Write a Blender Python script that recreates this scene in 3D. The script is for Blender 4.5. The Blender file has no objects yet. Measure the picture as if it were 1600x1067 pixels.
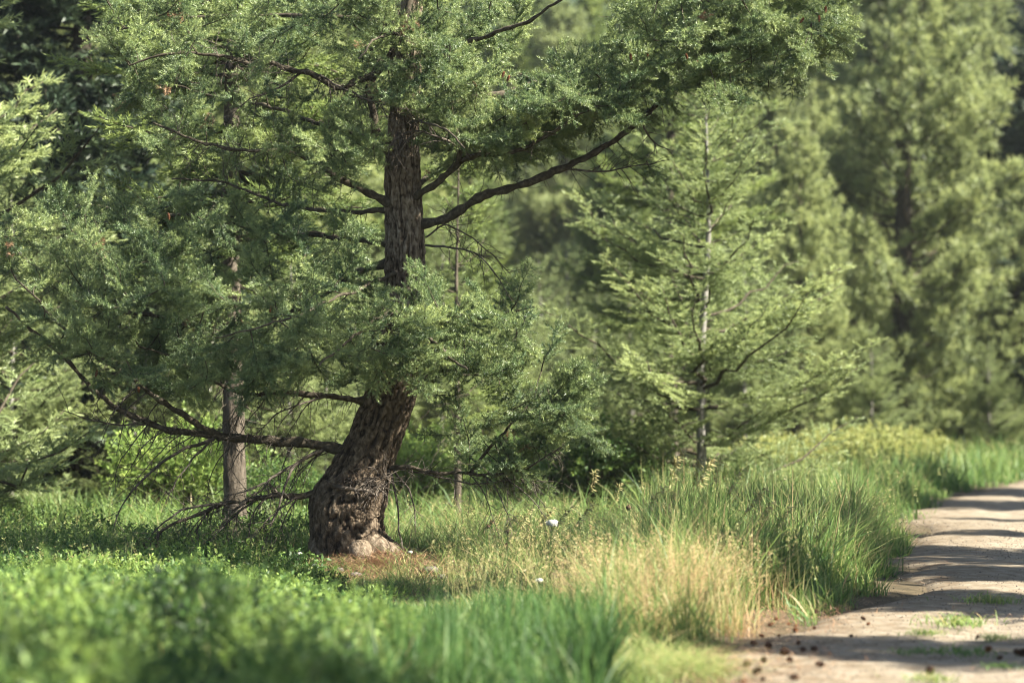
import bpy, math, random
import numpy as np
from mathutils import Vector
R = math.radians
rng = np.random.default_rng(11)
random.seed(11)
sc = bpy.context.scene
COL = sc.collection

# ------------------------------------------------------------------ camera, sky, sun
FPX = 3778.0                      # focal length in pixels of the 1600 px wide photograph (85 mm lens)
CAMZ = 1.1
PITCH = math.atan((640 - 533.5) / FPX)
TREE_Y = 16.5
cam_d = bpy.data.cameras.new('camera')
cam = bpy.data.objects.new('camera', cam_d); COL.objects.link(cam)
cam.location = (0, 0, CAMZ); cam.rotation_euler = (R(90) + PITCH, 0, 0)
cam_d.lens = 85; cam_d.sensor_width = 36; cam_d.clip_end = 2000; cam_d.clip_start = 0.1
cam_d.dof.use_dof = True; cam_d.dof.focus_distance = TREE_Y - 0.2
cam_d.dof.aperture_fstop = 1.7; cam_d.dof.aperture_blades = 0
sc.camera = cam

SUN_EL, SUN_AZ = R(43), R(109)    # azimuth clockwise from +Y (view direction): to the right, a little behind the camera
sdir = Vector((math.sin(SUN_AZ) * math.cos(SUN_EL), math.cos(SUN_AZ) * math.cos(SUN_EL), math.sin(SUN_EL)))
w = bpy.data.worlds.new('World'); sc.world = w; w.use_nodes = True
nt = w.node_tree; bg = nt.nodes['Background']
sky = nt.nodes.new('ShaderNodeTexSky'); sky.sky_type = 'NISHITA'; sky.sun_disc = False
sky.sun_elevation = SUN_EL; sky.sun_rotation = SUN_AZ
nt.links.new(sky.outputs[0], bg.inputs[0]); bg.inputs[1].default_value = 0.05
sl = bpy.data.lights.new('sun', 'SUN'); sl.energy = 5.0; sl.angle = R(0.5); sl.color = (1, 0.94, 0.82)
so = bpy.data.objects.new('sun', sl); COL.objects.link(so); so.rotation_euler = sdir.to_track_quat('Z', 'Y').to_euler()
so.location = (30, -5, 40)
sc.view_settings.view_transform = 'Standard'; sc.view_settings.look = 'None'
sc.view_settings.exposure = 2.33; sc.view_settings.gamma = 1
sc.render.engine = 'CYCLES'
cy = sc.cycles
cy.use_denoising = True; cy.pixel_filter_type = 'BLACKMAN_HARRIS'; cy.filter_width = 1.1
cy.max_bounces = 6; cy.diffuse_bounces = 2; cy.transmission_bounces = 2; cy.glossy_bounces = 2
cy.caustics_reflective = False; cy.caustics_refractive = False
cy.sample_clamp_indirect = 4

# ------------------------------------------------------------------ helpers
def P(px, py, d):
    """point seen at photo pixel (px, py) at ground distance d"""
    v = np.array([(px - 800) / FPX, 1.0, (533.5 - py) / FPX])
    c, s = math.cos(PITCH), math.sin(PITCH)
    y, z = v[1] * c - v[2] * s, v[1] * s + v[2] * c
    k = d / y
    return np.array([v[0] * k, d, CAMZ + z * k])
def nrm(a):
    a = np.asarray(a, float)
    return a / np.maximum(np.linalg.norm(a, axis=-1, keepdims=True), 1e-9)
def _h(i, j, k, s):
    n = (i * 374761393 + j * 668265263 + k * 1274126177 + s * 974711) & 0xffffffff
    n = ((n ^ (n >> 13)) * 1274126177) & 0xffffffff
    return ((n ^ (n >> 16)) & 0xffff) / 65535.0
def noise(p, s=0):
    p = np.asarray(p, float); i = np.floor(p).astype(np.int64); f = p - i; f = f * f * (3 - 2 * f)
    r = 0
    for a in (0, 1):
        for b in (0, 1):
            for c in (0, 1):
                wt = (f[..., 0] if a else 1 - f[..., 0]) * (f[..., 1] if b else 1 - f[..., 1]) * (f[..., 2] if c else 1 - f[..., 2])
                r = r + wt * _h(i[..., 0] + a, i[..., 1] + b, i[..., 2] + c, s)
    return r
def fbm(p, o=4, s=0):
    p = np.asarray(p, float); r = 0; a = .5
    for k in range(o):
        r = r + a * noise(p * 2 ** k, s + k); a *= .5
    return r

class Buf:
    def __init__(self): self.V = []; self.F3 = []; self.F4 = []; self.T = []; self.n = 0
    def add(self, V, F3=None, F4=None, T=0.5):
        V = np.asarray(V, np.float32).reshape(-1, 3)
        if len(V) == 0: return
        if F3 is not None and len(F3): self.F3.append(np.asarray(F3).reshape(-1, 3) + self.n)
        if F4 is not None and len(F4): self.F4.append(np.asarray(F4).reshape(-1, 4) + self.n)
        self.V.append(V); self.n += len(V)
        T = np.asarray(T, np.float32)
        self.T.append(np.full(len(V), float(T), np.float32) if T.ndim == 0 else T.reshape(-1))
    def build(self, name, mat, parent=None, smooth=False):
        me = bpy.data.meshes.new(name)
        if self.n:
            V = np.concatenate(self.V)
            F3 = np.concatenate(self.F3) if self.F3 else np.zeros((0, 3), int)
            F4 = np.concatenate(self.F4) if self.F4 else np.zeros((0, 4), int)
            me.vertices.add(len(V)); me.vertices.foreach_set('co', V.ravel())
            li = np.concatenate([F3.ravel(), F4.ravel()]).astype(np.int32)
            me.loops.add(len(li)); me.loops.foreach_set('vertex_index', li)
            st = np.concatenate([np.arange(len(F3)) * 3, len(F3) * 3 + np.arange(len(F4)) * 4]).astype(np.int32)
            me.polygons.add(len(st)); me.polygons.foreach_set('loop_start', st)
            at = me.attributes.new('tint', 'FLOAT', 'POINT'); at.data.foreach_set('value', np.concatenate(self.T))
            me.update(calc_edges=True)
            if smooth: me.polygons.foreach_set('use_smooth', np.ones(len(st), bool))
        me.materials.append(mat)
        o = bpy.data.objects.new(name, me); COL.objects.link(o)
        if parent is not None: o.parent = parent
        return o

def build_multi(name, parts, parent):
    b = Buf(); idx = []
    for k, (q, m) in enumerate(parts):
        V = np.concatenate(q.V); F3 = np.concatenate(q.F3) if q.F3 else None; F4 = np.concatenate(q.F4) if q.F4 else None
        b.add(V, F3, F4, np.concatenate(q.T)); idx.append((0 if F3 is None else len(F3), 0 if F4 is None else len(F4)))
    o = b.build(name, parts[0][1], parent); mi = np.concatenate([np.full(a, k) for k, (a, _) in enumerate(idx)] + [np.full(c, k) for k, (_, c) in enumerate(idx)]).astype(np.int32)
    for _, m in parts[1:]: o.data.materials.append(m)
    o.data.polygons.foreach_set('material_index', mi); return o
def tube(buf, pts, rad, n=8, T=0.5, cap=True):
    pts = np.asarray(pts, float); rad = np.broadcast_to(np.asarray(rad, float), (len(pts),))
    d = nrm(np.gradient(pts, axis=0))
    ref = np.array([0.31, 0.2, 0.93]) if abs(d[:, 2].mean()) < .7 else np.array([0.9, 0.3, 0.1])
    u = nrm(np.cross(d, ref)); v = np.cross(d, u)
    a = np.linspace(0, 2 * np.pi, n, endpoint=False)
    ring = pts[:, None] + rad[:, None, None] * (np.cos(a)[None, :, None] * u[:, None] + np.sin(a)[None, :, None] * v[:, None])
    m = len(pts); i = np.arange(m - 1)[:, None] * n; j = np.arange(n)[None]; j2 = (j + 1) % n
    F = np.stack([i + j, i + j2, i + n + j2, i + n + j], -1).reshape(-1, 4)
    V = ring.reshape(-1, 3); F3 = None
    if cap:
        V = np.vstack([V, pts[-1] + d[-1] * rad[-1]])
        F3 = np.stack([(m - 1) * n + np.arange(n), (m - 1) * n + (np.arange(n) + 1) % n, np.full(n, m * n)], -1)
    buf.add(V, F3, F, T)
def smooth_line(pts, n, cols=None):
    """Catmull-Rom through pts resampled to n points (extra columns ride along)"""
    p = np.asarray(pts, float)
    L = np.r_[0, np.cumsum(np.linalg.norm(np.diff(p[:, :3], axis=0), axis=1))]
    q = np.vstack([2 * p[0] - p[1], p, 2 * p[-1] - p[-2]])
    s = np.linspace(0, L[-1], n); k = np.clip(np.searchsorted(L, s, side='right') - 1, 0, len(p) - 2)
    t = ((s - L[k]) / (L[k + 1] - L[k]))[:, None]
    a, b, c, d = q[k], q[k + 1], q[k + 2], q[k + 3]
    return .5 * (2 * b + (c - a) * t + (2 * a - 5 * b + 4 * c - d) * t ** 2 + (3 * b - a - 3 * c + d) * t ** 3)
def place(buf, tmpl, pos, dr, up, scl, tint):
    """scatter copies of a template (V, F3, dT) with x axis along dr"""
    if len(pos) == 0: return
    V, F, dT = tmpl
    X = nrm(dr); Y = nrm(np.cross(up, X)); Z = np.cross(X, Y); s = np.asarray(scl)[:, None, None]
    W = pos[:, None] + s * (V[None, :, 0:1] * X[:, None] + V[None, :, 1:2] * Y[:, None] + V[None, :, 2:3] * Z[:, None])
    n, k = W.shape[:2]
    FF = (F[None] + (np.arange(n) * k)[:, None, None]).reshape(-1, 3)
    buf.add(W.reshape(-1, 3), FF, None, (np.asarray(tint)[:, None] + dT[None]).ravel())

def thing(name, label, cat, loc=(0, 0, 0), group=None, rz=0):
    o = bpy.data.objects.new(name, None); COL.objects.link(o); o.location = loc; o.rotation_euler = (0, 0, rz)
    o.empty_display_size = 0.1
    return tag(o, label, cat, group)
def tag(o, label=None, cat=None, group=None, kind=None):
    if label: o['label'] = label
    if cat: o['category'] = cat
    if group: o['group'] = group
    if kind: o['kind'] = kind
    return o
def dup(root, loc, rz, scale=1, label=None, cat=None, group=None):
    r = root.copy(); COL.objects.link(r); r.location = loc; r.rotation_euler = (0, 0, rz); r.scale = (scale,) * 3 if np.isscalar(scale) else scale
    for k in ('label', 'category', 'group'):
        if k in r: del r[k]
    tag(r, label, cat, group)
    for ch in list(root.children):
        c = ch.copy(); COL.objects.link(c); c.parent = r
        for g in list(ch.children):
            d = g.copy(); COL.objects.link(d); d.parent = c
    return r

# ------------------------------------------------------------------ materials
def newmat(name):
    m = bpy.data.materials.new(name); m.use_nodes = True; t = m.node_tree
    for n in list(t.nodes): t.nodes.remove(n)
    return m, t, t.nodes.new('ShaderNodeOutputMaterial')
def ramp(t, stops):
    r = t.nodes.new('ShaderNodeValToRGB'); e = r.color_ramp.elements
    while len(e) < len(stops): e.new(0.5)
    for k, (p, c) in enumerate(stops): e[k].position = p; e[k].color = (*c, 1)
    return r
def leafmat(name, stops, trans=0.3, rough=0.5, spec=0.35, objvar=0.0):
    m, t, out = newmat(name)
    at = t.nodes.new('ShaderNodeAttribute'); at.attribute_name = 'tint'
    src = at.outputs['Fac']
    if objvar:
        oi = t.nodes.new('ShaderNodeObjectInfo'); ma = t.nodes.new('ShaderNodeMath'); ma.operation = 'MULTIPLY_ADD'
        ma.inputs[1].default_value = objvar; ma.inputs[2].default_value = -objvar / 2
        t.links.new(oi.outputs['Random'], ma.inputs[0]); ad = t.nodes.new('ShaderNodeMath'); ad.operation = 'ADD'
        t.links.new(src, ad.inputs[0]); t.links.new(ma.outputs[0], ad.inputs[1]); src = ad.outputs[0]
    r = ramp(t, stops); t.links.new(src, r.inputs[0])
    b = t.nodes.new('ShaderNodeBsdfPrincipled'); b.inputs['Roughness'].default_value = rough
    b.inputs['Specular IOR Level'].default_value = spec
    tr = t.nodes.new('ShaderNodeBsdfTranslucent'); mx = t.nodes.new('ShaderNodeMixShader'); mx.inputs[0].default_value = trans
    hs = t.nodes.new('ShaderNodeHueSaturation'); hs.inputs['Hue'].default_value = 0.485; hs.inputs['Value'].default_value = 1.5
    t.links.new(r.outputs[0], b.inputs['Base Color']); t.links.new(r.outputs[0], hs.inputs['Color']); t.links.new(hs.outputs[0], tr.inputs[0])
    t.links.new(b.outputs[0], mx.inputs[1]); t.links.new(tr.outputs[0], mx.inputs[2]); t.links.new(mx.outputs[0], out.inputs[0])
    return m
def noisemat(name, stops, scale=(1, 1, 1), nscale=5, detail=6, rough=0.9, bump=0.3, bdist=0.02, attr=False):
    m, t, out = newmat(name)
    tc = t.nodes.new('ShaderNodeTexCoord'); mp = t.nodes.new('ShaderNodeMapping'); mp.inputs['Scale'].default_value = scale
    t.links.new(tc.outputs['Object'], mp.inputs[0])
    n = t.nodes.new('ShaderNodeTexNoise'); n.inputs['Scale'].default_value = nscale; n.inputs['Detail'].default_value = detail
    n.inputs['Roughness'].default_value = 0.65
    t.links.new(mp.outputs[0], n.inputs[0]); src = n.outputs[0]
    if attr:
        at = t.nodes.new('ShaderNodeAttribute'); at.attribute_name = 'tint'; ad = t.nodes.new('ShaderNodeMath'); ad.operation = 'ADD'
        t.links.new(n.outputs[0], ad.inputs[0]); t.links.new(at.outputs['Fac'], ad.inputs[1]); src = ad.outputs[0]
    r = ramp(t, stops); t.links.new(src, r.inputs[0])
    b = t.nodes.new('ShaderNodeBsdfPrincipled'); b.inputs['Roughness'].default_value = rough; b.inputs['Specular IOR Level'].default_value = 0.15
    t.links.new(r.outputs[0], b.inputs['Base Color'])
    bp = t.nodes.new('ShaderNodeBump'); bp.inputs['Strength'].default_value = bump; bp.inputs['Distance'].default_value = bdist
    t.links.new(n.outputs[0], bp.inputs['Height']); t.links.new(bp.outputs[0], b.inputs['Normal']); t.links.new(b.outputs[0], out.inputs[0])
    return m
M = {}
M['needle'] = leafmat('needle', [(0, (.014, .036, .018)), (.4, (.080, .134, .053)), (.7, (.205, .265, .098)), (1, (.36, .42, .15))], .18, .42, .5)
M['fir_bg'] = leafmat('fir_needles', [(0, (.040, .072, .025)), (.5, (.15, .205, .062)), (1, (.31, .37, .115))], .35, objvar=.3)
M['young'] = leafmat('young_needles', [(0, (.07, .105, .045)), (.5, (.185, .235, .095)), (1, (.35, .41, .165))], .35, objvar=.1)
M['shaded_fir'] = leafmat('shaded_needles', [(0, (.010, .022, .014)), (.5, (.030, .052, .028)), (1, (.08, .11, .05))], .15)  # darkened copy of the fir needles, forest shade painted into the colour
M['pine_bg'] = leafmat('pine_needles', [(0, (.075, .105, .045)), (.5, (.23, .275, .11)), (1, (.39, .44, .18))], .38, objvar=.3)
M['leaf'] = leafmat('leaf', [(0, (.014, .030, .012)), (.5, (.062, .125, .030)), (1, (.22, .31, .075))], .42, objvar=.2)
M['sunlit_leaf'] = leafmat('sunlit_leaf', [(0, (.06, .11, .025)), (.5, (.17, .26, .06)), (1, (.33, .42, .11))], .45)  # lighter copy of leaf; sunlight put into the colour of bushes standing in shadow
M['yellow_leaf'] = leafmat('yellow_leaf', [(0, (.12, .16, .05)), (.5, (.24, .27, .085)), (1, (.37, .37, .12))], .4)
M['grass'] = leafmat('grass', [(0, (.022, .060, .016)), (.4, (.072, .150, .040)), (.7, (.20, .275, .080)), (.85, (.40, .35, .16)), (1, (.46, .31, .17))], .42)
M['seed'] = leafmat('seed', [(0, (.26, .26, .10)), (1, (.48, .42, .20))], .3)
M['petal'] = leafmat('petal', [(0, (.42, .42, .36)), (1, (.6, .6, .54))], .3)
M['litter'] = leafmat('litter', [(0, (.08, .04, .02)), (.5, (.25, .135, .07)), (1, (.42, .29, .17))], .1)
M['bark'] = noisemat('bark', [(.15, (.022, .016, .011)), (.38, (.10, .074, .050)), (.56, (.22, .175, .125)), (.78, (.34, .295, .235))], (1, 1, .6), 38, 9, .92, 1.0, .03, attr=True)
M['limb'] = noisemat('limb_bark', [(.25, (.022, .018, .013)), (.5, (.055, .046, .032)), (.75, (.13, .11, .08))], (1, 1, 1), 30, 6, .9, .5, .006)
M['dead'] = noisemat('dead_wood', [(.3, (.03, .025, .02)), (.5, (.075, .062, .05)), (.75, (.20, .17, .14))], (1, 1, 1), 12, 4, .9, .2, .003)
M['pale_bark'] = noisemat('pale_bark', [(.25, (.09, .085, .075)), (.5, (.19, .18, .16)), (.75, (.32, .31, .28))], (1, 1, .35), 22, 6, .9, .5, .01)
M['grey_bark'] = noisemat('grey_bark', [(.25, (.025, .021, .016)), (.5, (.075, .062, .047)), (.75, (.16, .135, .105))], (1, 1, .35), 22, 6, .9, .8, .02)
M['cone'] = noisemat('cone', [(.3, (.09, .035, .016)), (.6, (.22, .10, .05)), (.8, (.30, .17, .10))], (1, 1, 1), 60, 3, .7, .2, .002)
M['dark_cone'] = noisemat('dark_cone', [(.3, (.035, .020, .014)), (.6, (.11, .062, .040)), (.8, (.20, .13, .09))], (1, 1, 1), 60, 3, .7, .2, .002)
M['stone'] = noisemat('stone', [(.3, (.06, .05, .042)), (.7, (.17, .15, .13))], (1, 1, 1), 14, 5, .9, .4, .01)
M['soil'] = noisemat('soil', [(.3, (.035, .030, .016)), (.5, (.075, .058, .034)), (.7, (.14, .105, .065))], (1, 1, 1), 3, 10, .95, .6, .04)
M['hill'] = noisemat('hill_ground', [(.35, (.010, .022, .014)), (.5, (.022, .038, .022)), (.65, (.045, .065, .035))], (1, 1, 1), .08, 10, .95, .3, .3)
M['road'] = noisemat('road_dirt', [(.2, (.095, .062, .036)), (.42, (.160, .130, .090)), (.58, (.225, .190, .142)), (.9, (.30, .262, .205))], (1, 1, 1), 7, 12, .95, .8, .02, attr=True)

# ------------------------------------------------------------------ ground
EDGE_Y = np.array([-30, 0, 6, 9.7, 11.5, 13.0, 13.9, 15, 20, 26, 32, 37, 45, 60, 90])
EDGE_X = np.array([-3, -.4, .45, .86, 1.12, 1.42, 1.9, 2.35, 3.2, 4.3, 5.9, 7.8, 12, 24, 50])
def xl(y): return np.interp(y, EDGE_Y, EDGE_X)
def road_w(y): return np.interp(y, [-30, 14, 30, 90], [3.9, 3.3, 3.2, 4.2])
def ground(x, y):
    x = np.asarray(x, float); y = np.asarray(y, float)
    e = xl(y); inside = np.clip(np.minimum(x - e + .15, e + road_w(y) + .15 - x) / .4, 0, 1)
    off = np.clip(np.maximum(e - x, x - e - road_w(y)) / 2.0, 0, 1); off = off * off * (3 - 2 * off)
    z = off * (.22 * (fbm(np.stack([x * .35, y * .35, x * 0], -1), 3, 5) - .45))
    z = z + .15 * np.exp(-(((x + .95) / .75) ** 2 + ((y - 16.45) / .55) ** 2))
    z = z - .03 * inside
    far = np.clip((y - 85) / 170, 0, 1)
    z = z + 58 * far * far * (3 - 2 * far) + far * 12 * (fbm(np.stack([x * .012, y * .012, x * 0], -1), 3, 9) - .4)
    return z
def grid(xs, ys, f, buf):
    X, Y = np.meshgrid(xs, ys); Z = f(X, Y); n = len(xs)
    i = np.arange(len(ys) - 1)[:, None] * n + np.arange(n - 1)[None]
    F = np.stack([i, i + 1, i + n + 1, i + n], -1).reshape(-1, 4)
    buf.add(np.stack([X, Y, Z], -1).reshape(-1, 3), None, F, .5)
xs = np.r_[np.linspace(-150, -12, 50), np.linspace(-11.8, 14, 216), np.linspace(15, 170, 50)]
ys = np.r_[np.linspace(-40, 5, 20), np.linspace(5.2, 40, 232), np.linspace(41, 300, 110)]
b = Buf(); grid(xs, ys, ground, b)
g = b.build('ground', M['soil'], smooth=True)
hl = Buf(); grid(np.linspace(-150, 170, 90), np.linspace(84, 300, 90), lambda X, Y: ground(X, Y) + .12, hl)
tag(hl.build('hill', M['hill'], smooth=True), 'green wooded slope rising behind the forest', 'hill', kind='structure'); tag(g, 'uneven earth under the grass and the forest floor', 'ground', kind='structure')
# road sheet
ry = np.linspace(-12, 60, 500); cu = np.linspace(0, 1, 60)
XX = xl(ry)[:, None] + (noise(np.stack([ry * 1.3, ry * 0, ry * 0], -1), 3)[:, None] - .5) * .5 * (1 - cu) + road_w(ry)[:, None] * cu
YY = np.repeat(ry[:, None], 60, 1)
ZZ = .012 + .035 * (fbm(np.stack([XX * .9, YY * .9, XX * 0], -1), 4, 2) - .45) * np.minimum(1, 8 * cu) - .055 * np.exp(-cu / .022) - .02 * np.exp(-((cu - .32) / .08) ** 2) - .02 * np.exp(-((cu - .8) / .08) ** 2)
TT = -.16 * np.exp(-cu / .10) + 0 * YY - .02 + .05 * np.exp(-((cu - .32) / .1) ** 2)
b = Buf(); n = 60; i = np.arange(499)[:, None] * n + np.arange(59)[None]
b.add(np.stack([XX, YY, ZZ], -1), None, np.stack([i, i + 1, i + n + 1, i + n], -1).reshape(-1, 4), TT.ravel())
rd = b.build('road', M['road'], smooth=True); tag(rd, 'pale dusty dirt track curving off to the right', 'road', kind='structure')

# ------------------------------------------------------------------ templates
def needle_unit(n, L, nl, w, seed, flat=.75, ang=52, stem=.0012):
    r = np.random.default_rng(seed); V = []; F = []; T = []
    for k in range(n):
        x = L * (k + r.random()) / n; ph = r.random() * 2 * np.pi; a = R(ang + r.normal() * 12) * (1 - .55 * (k / n) ** 3)
        d = np.array([math.cos(a), math.sin(a) * math.cos(ph), flat * math.sin(a) * math.sin(ph)]); d /= np.linalg.norm(d)
        s = nrm(np.cross(d, r.normal(size=3))) * w / 2; p = np.array([x, 0, 0]); l = nl * (.75 + .5 * r.random())
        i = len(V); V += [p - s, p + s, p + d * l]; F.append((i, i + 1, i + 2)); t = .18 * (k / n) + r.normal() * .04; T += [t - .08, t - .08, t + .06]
    i = len(V); V += [np.array([0, -stem, 0]), np.array([0, stem, 0]), np.array([L, 0, 0])]; F.append((i, i + 1, i + 2)); T += [0, 0, 0]
    return np.array(V), np.array(F), np.array(T)
U_FINE = [needle_unit(34, .050, .0205, .0031, s, flat=1.0, ang=68) for s in range(3)]
U_FIR = [needle_unit(20, .11, .042, .0095, s + 10, stem=.002) for s in range(2)]
U_FAR = [needle_unit(16, .21, .090, .030, s + 20, stem=.004) for s in range(2)]
U_PINE = [needle_unit(22, .11, .16, .020, s + 30, flat=1, ang=60, stem=.005) for s in range(2)]

def scatter(buf, tmpls, pos, dr, up, scl, tint):
    pos = np.asarray(pos); dr = np.asarray(dr); up = np.asarray(up); scl = np.asarray(scl); tint = np.asarray(tint)
    k = rng.integers(0, len(tmpls), len(pos))
    for j, t in enumerate(tmpls):
        m = k == j
        place(buf, t, pos[m], dr[m], up[m], scl[m], tint[m])

# ------------------------------------------------------------------ the main fir
TREE_LABEL = 'old fir with a bent bulging trunk and long side limbs beside the dirt track'
base = P(560, 893, TREE_Y)
main = thing('fir_tree', TREE_LABEL, 'tree', tuple(base))
def local(p): return np.asarray(p) - base
PXM = FPX / TREE_Y
# trunk: (y, x left, x right, depth offset)
TR = [(925, 486, 668, 0), (905, 492, 652, 0), (888, 494, 634, 0), (870, 492, 616, 0), (845, 486, 604, .01), (815, 483, 599, .02), (790, 484, 602, .02), (765, 500, 608, .02), (735, 518, 612, .03), (700, 538, 622, .03),
      (670, 550, 633, .03), (640, 563, 643, .03), (600, 575, 654, .03), (540, 588, 660, .02), (480, 597, 664, 0), (440, 600, 665, 0), (390, 602, 664, -.01), (340, 601, 661, 0), (290, 600, 658, .01),
      (240, 602, 656, .02), (180, 608, 655, .04), (100, 618, 658, .06), (20, 626, 660, .08), (-80, 630, 660, .1), (-300, 640, 662, .1), (-600, 650, 660, .1)]
tp = np.array([[*local(P((a + c) / 2, y, TREE_Y + d)), (c - a) / 2 / PXM] for y, a, c, d in TR])
tp = smooth_line(tp, 760)
NA = 160; ang = np.linspace(0, 2 * np.pi, NA, endpoint=False)
dirs = nrm(np.gradient(tp[:, :3], axis=0)); ux = nrm(np.cross([0, 1, 0], dirs)); uy = np.cross(dirs, ux)
Lz = np.r_[0, np.cumsum(np.linalg.norm(np.diff(tp[:, :3], axis=0), axis=1))]
A, S = np.meshgrid(ang, Lz)
q = np.stack([np.cos(A) * 6.0, np.sin(A) * 6.0, S * 15], -1)
warp = q + 1.5 * np.stack([noise(q * .6, 1), noise(q * .6, 2), noise(q * .6, 3)], -1)
ridge = 1 - np.abs(2 * noise(warp * [1.2, 1.2, .62], 7) - 1)             # furrow lines where ~1
fur = np.clip((ridge - .72) / .28, 0, 1)
rough = fbm(q * [2.2, 2.2, 1.6], 4, 20) - .47
lump = fbm(np.stack([np.cos(A) * 1.3, np.sin(A) * 1.3, S * 2.2], -1), 3, 40) - .45
bulge = np.exp(-((S - .42) / .35) ** 2)
rr = tp[:, 3][:, None] * (1 + .05 * lump + .12 * bulge * lump) - .015 * fur + .034 * rough * (.7 + .8 * bulge)
rr = rr + .045 * np.clip(1 - S / .5, 0, 1) ** 2 * np.cos(A * 5 + 1)
V = tp[:, None, :3] + rr[..., None] * (np.cos(A)[..., None] * ux[:, None] + np.sin(A)[..., None] * uy[:, None])
i = np.arange(759)[:, None] * NA; j = np.arange(NA)[None]; j2 = (j + 1) % NA
b = Buf(); b.add(V.reshape(-1, 3), None, np.stack([i + j, i + j2, i + NA + j2, i + NA + j], -1).reshape(-1, 4), (-.26 * fur + .30 * rough - .12 + .15 * np.clip((S - 1.2) / 1.5, 0, 1)).ravel())
b.build('trunk', M['bark'], main, smooth=True)
b = Buf()
for pl in ([(575, 850, -.10, .10), (610, 872, -.16, .08), (650, 893, -.2, .05), (705, 908, -.25, .025), (740, 915, -.3, .01)], [(505, 850, -.05, .10), (500, 885, -.12, .08), (470, 905, -.2, .04), (455, 915, -.22, .02)],
           [(560, 860, -.2, .09), (570, 890, -.35, .06), (585, 912, -.5, .03)]):
    L = smooth_line([[*local(P(x, y, TREE_Y + d)), r] for x, y, d, r in pl], 24)
    L[:, :3] += (np.stack([noise(L[:, :3] * 9, s) for s in (1, 2, 3)], -1) - .5) * .03
    tube(b, L[:, :3], L[:, 3], 14, -.05)
b.build('root', M['bark'], main, smooth=True)

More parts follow.
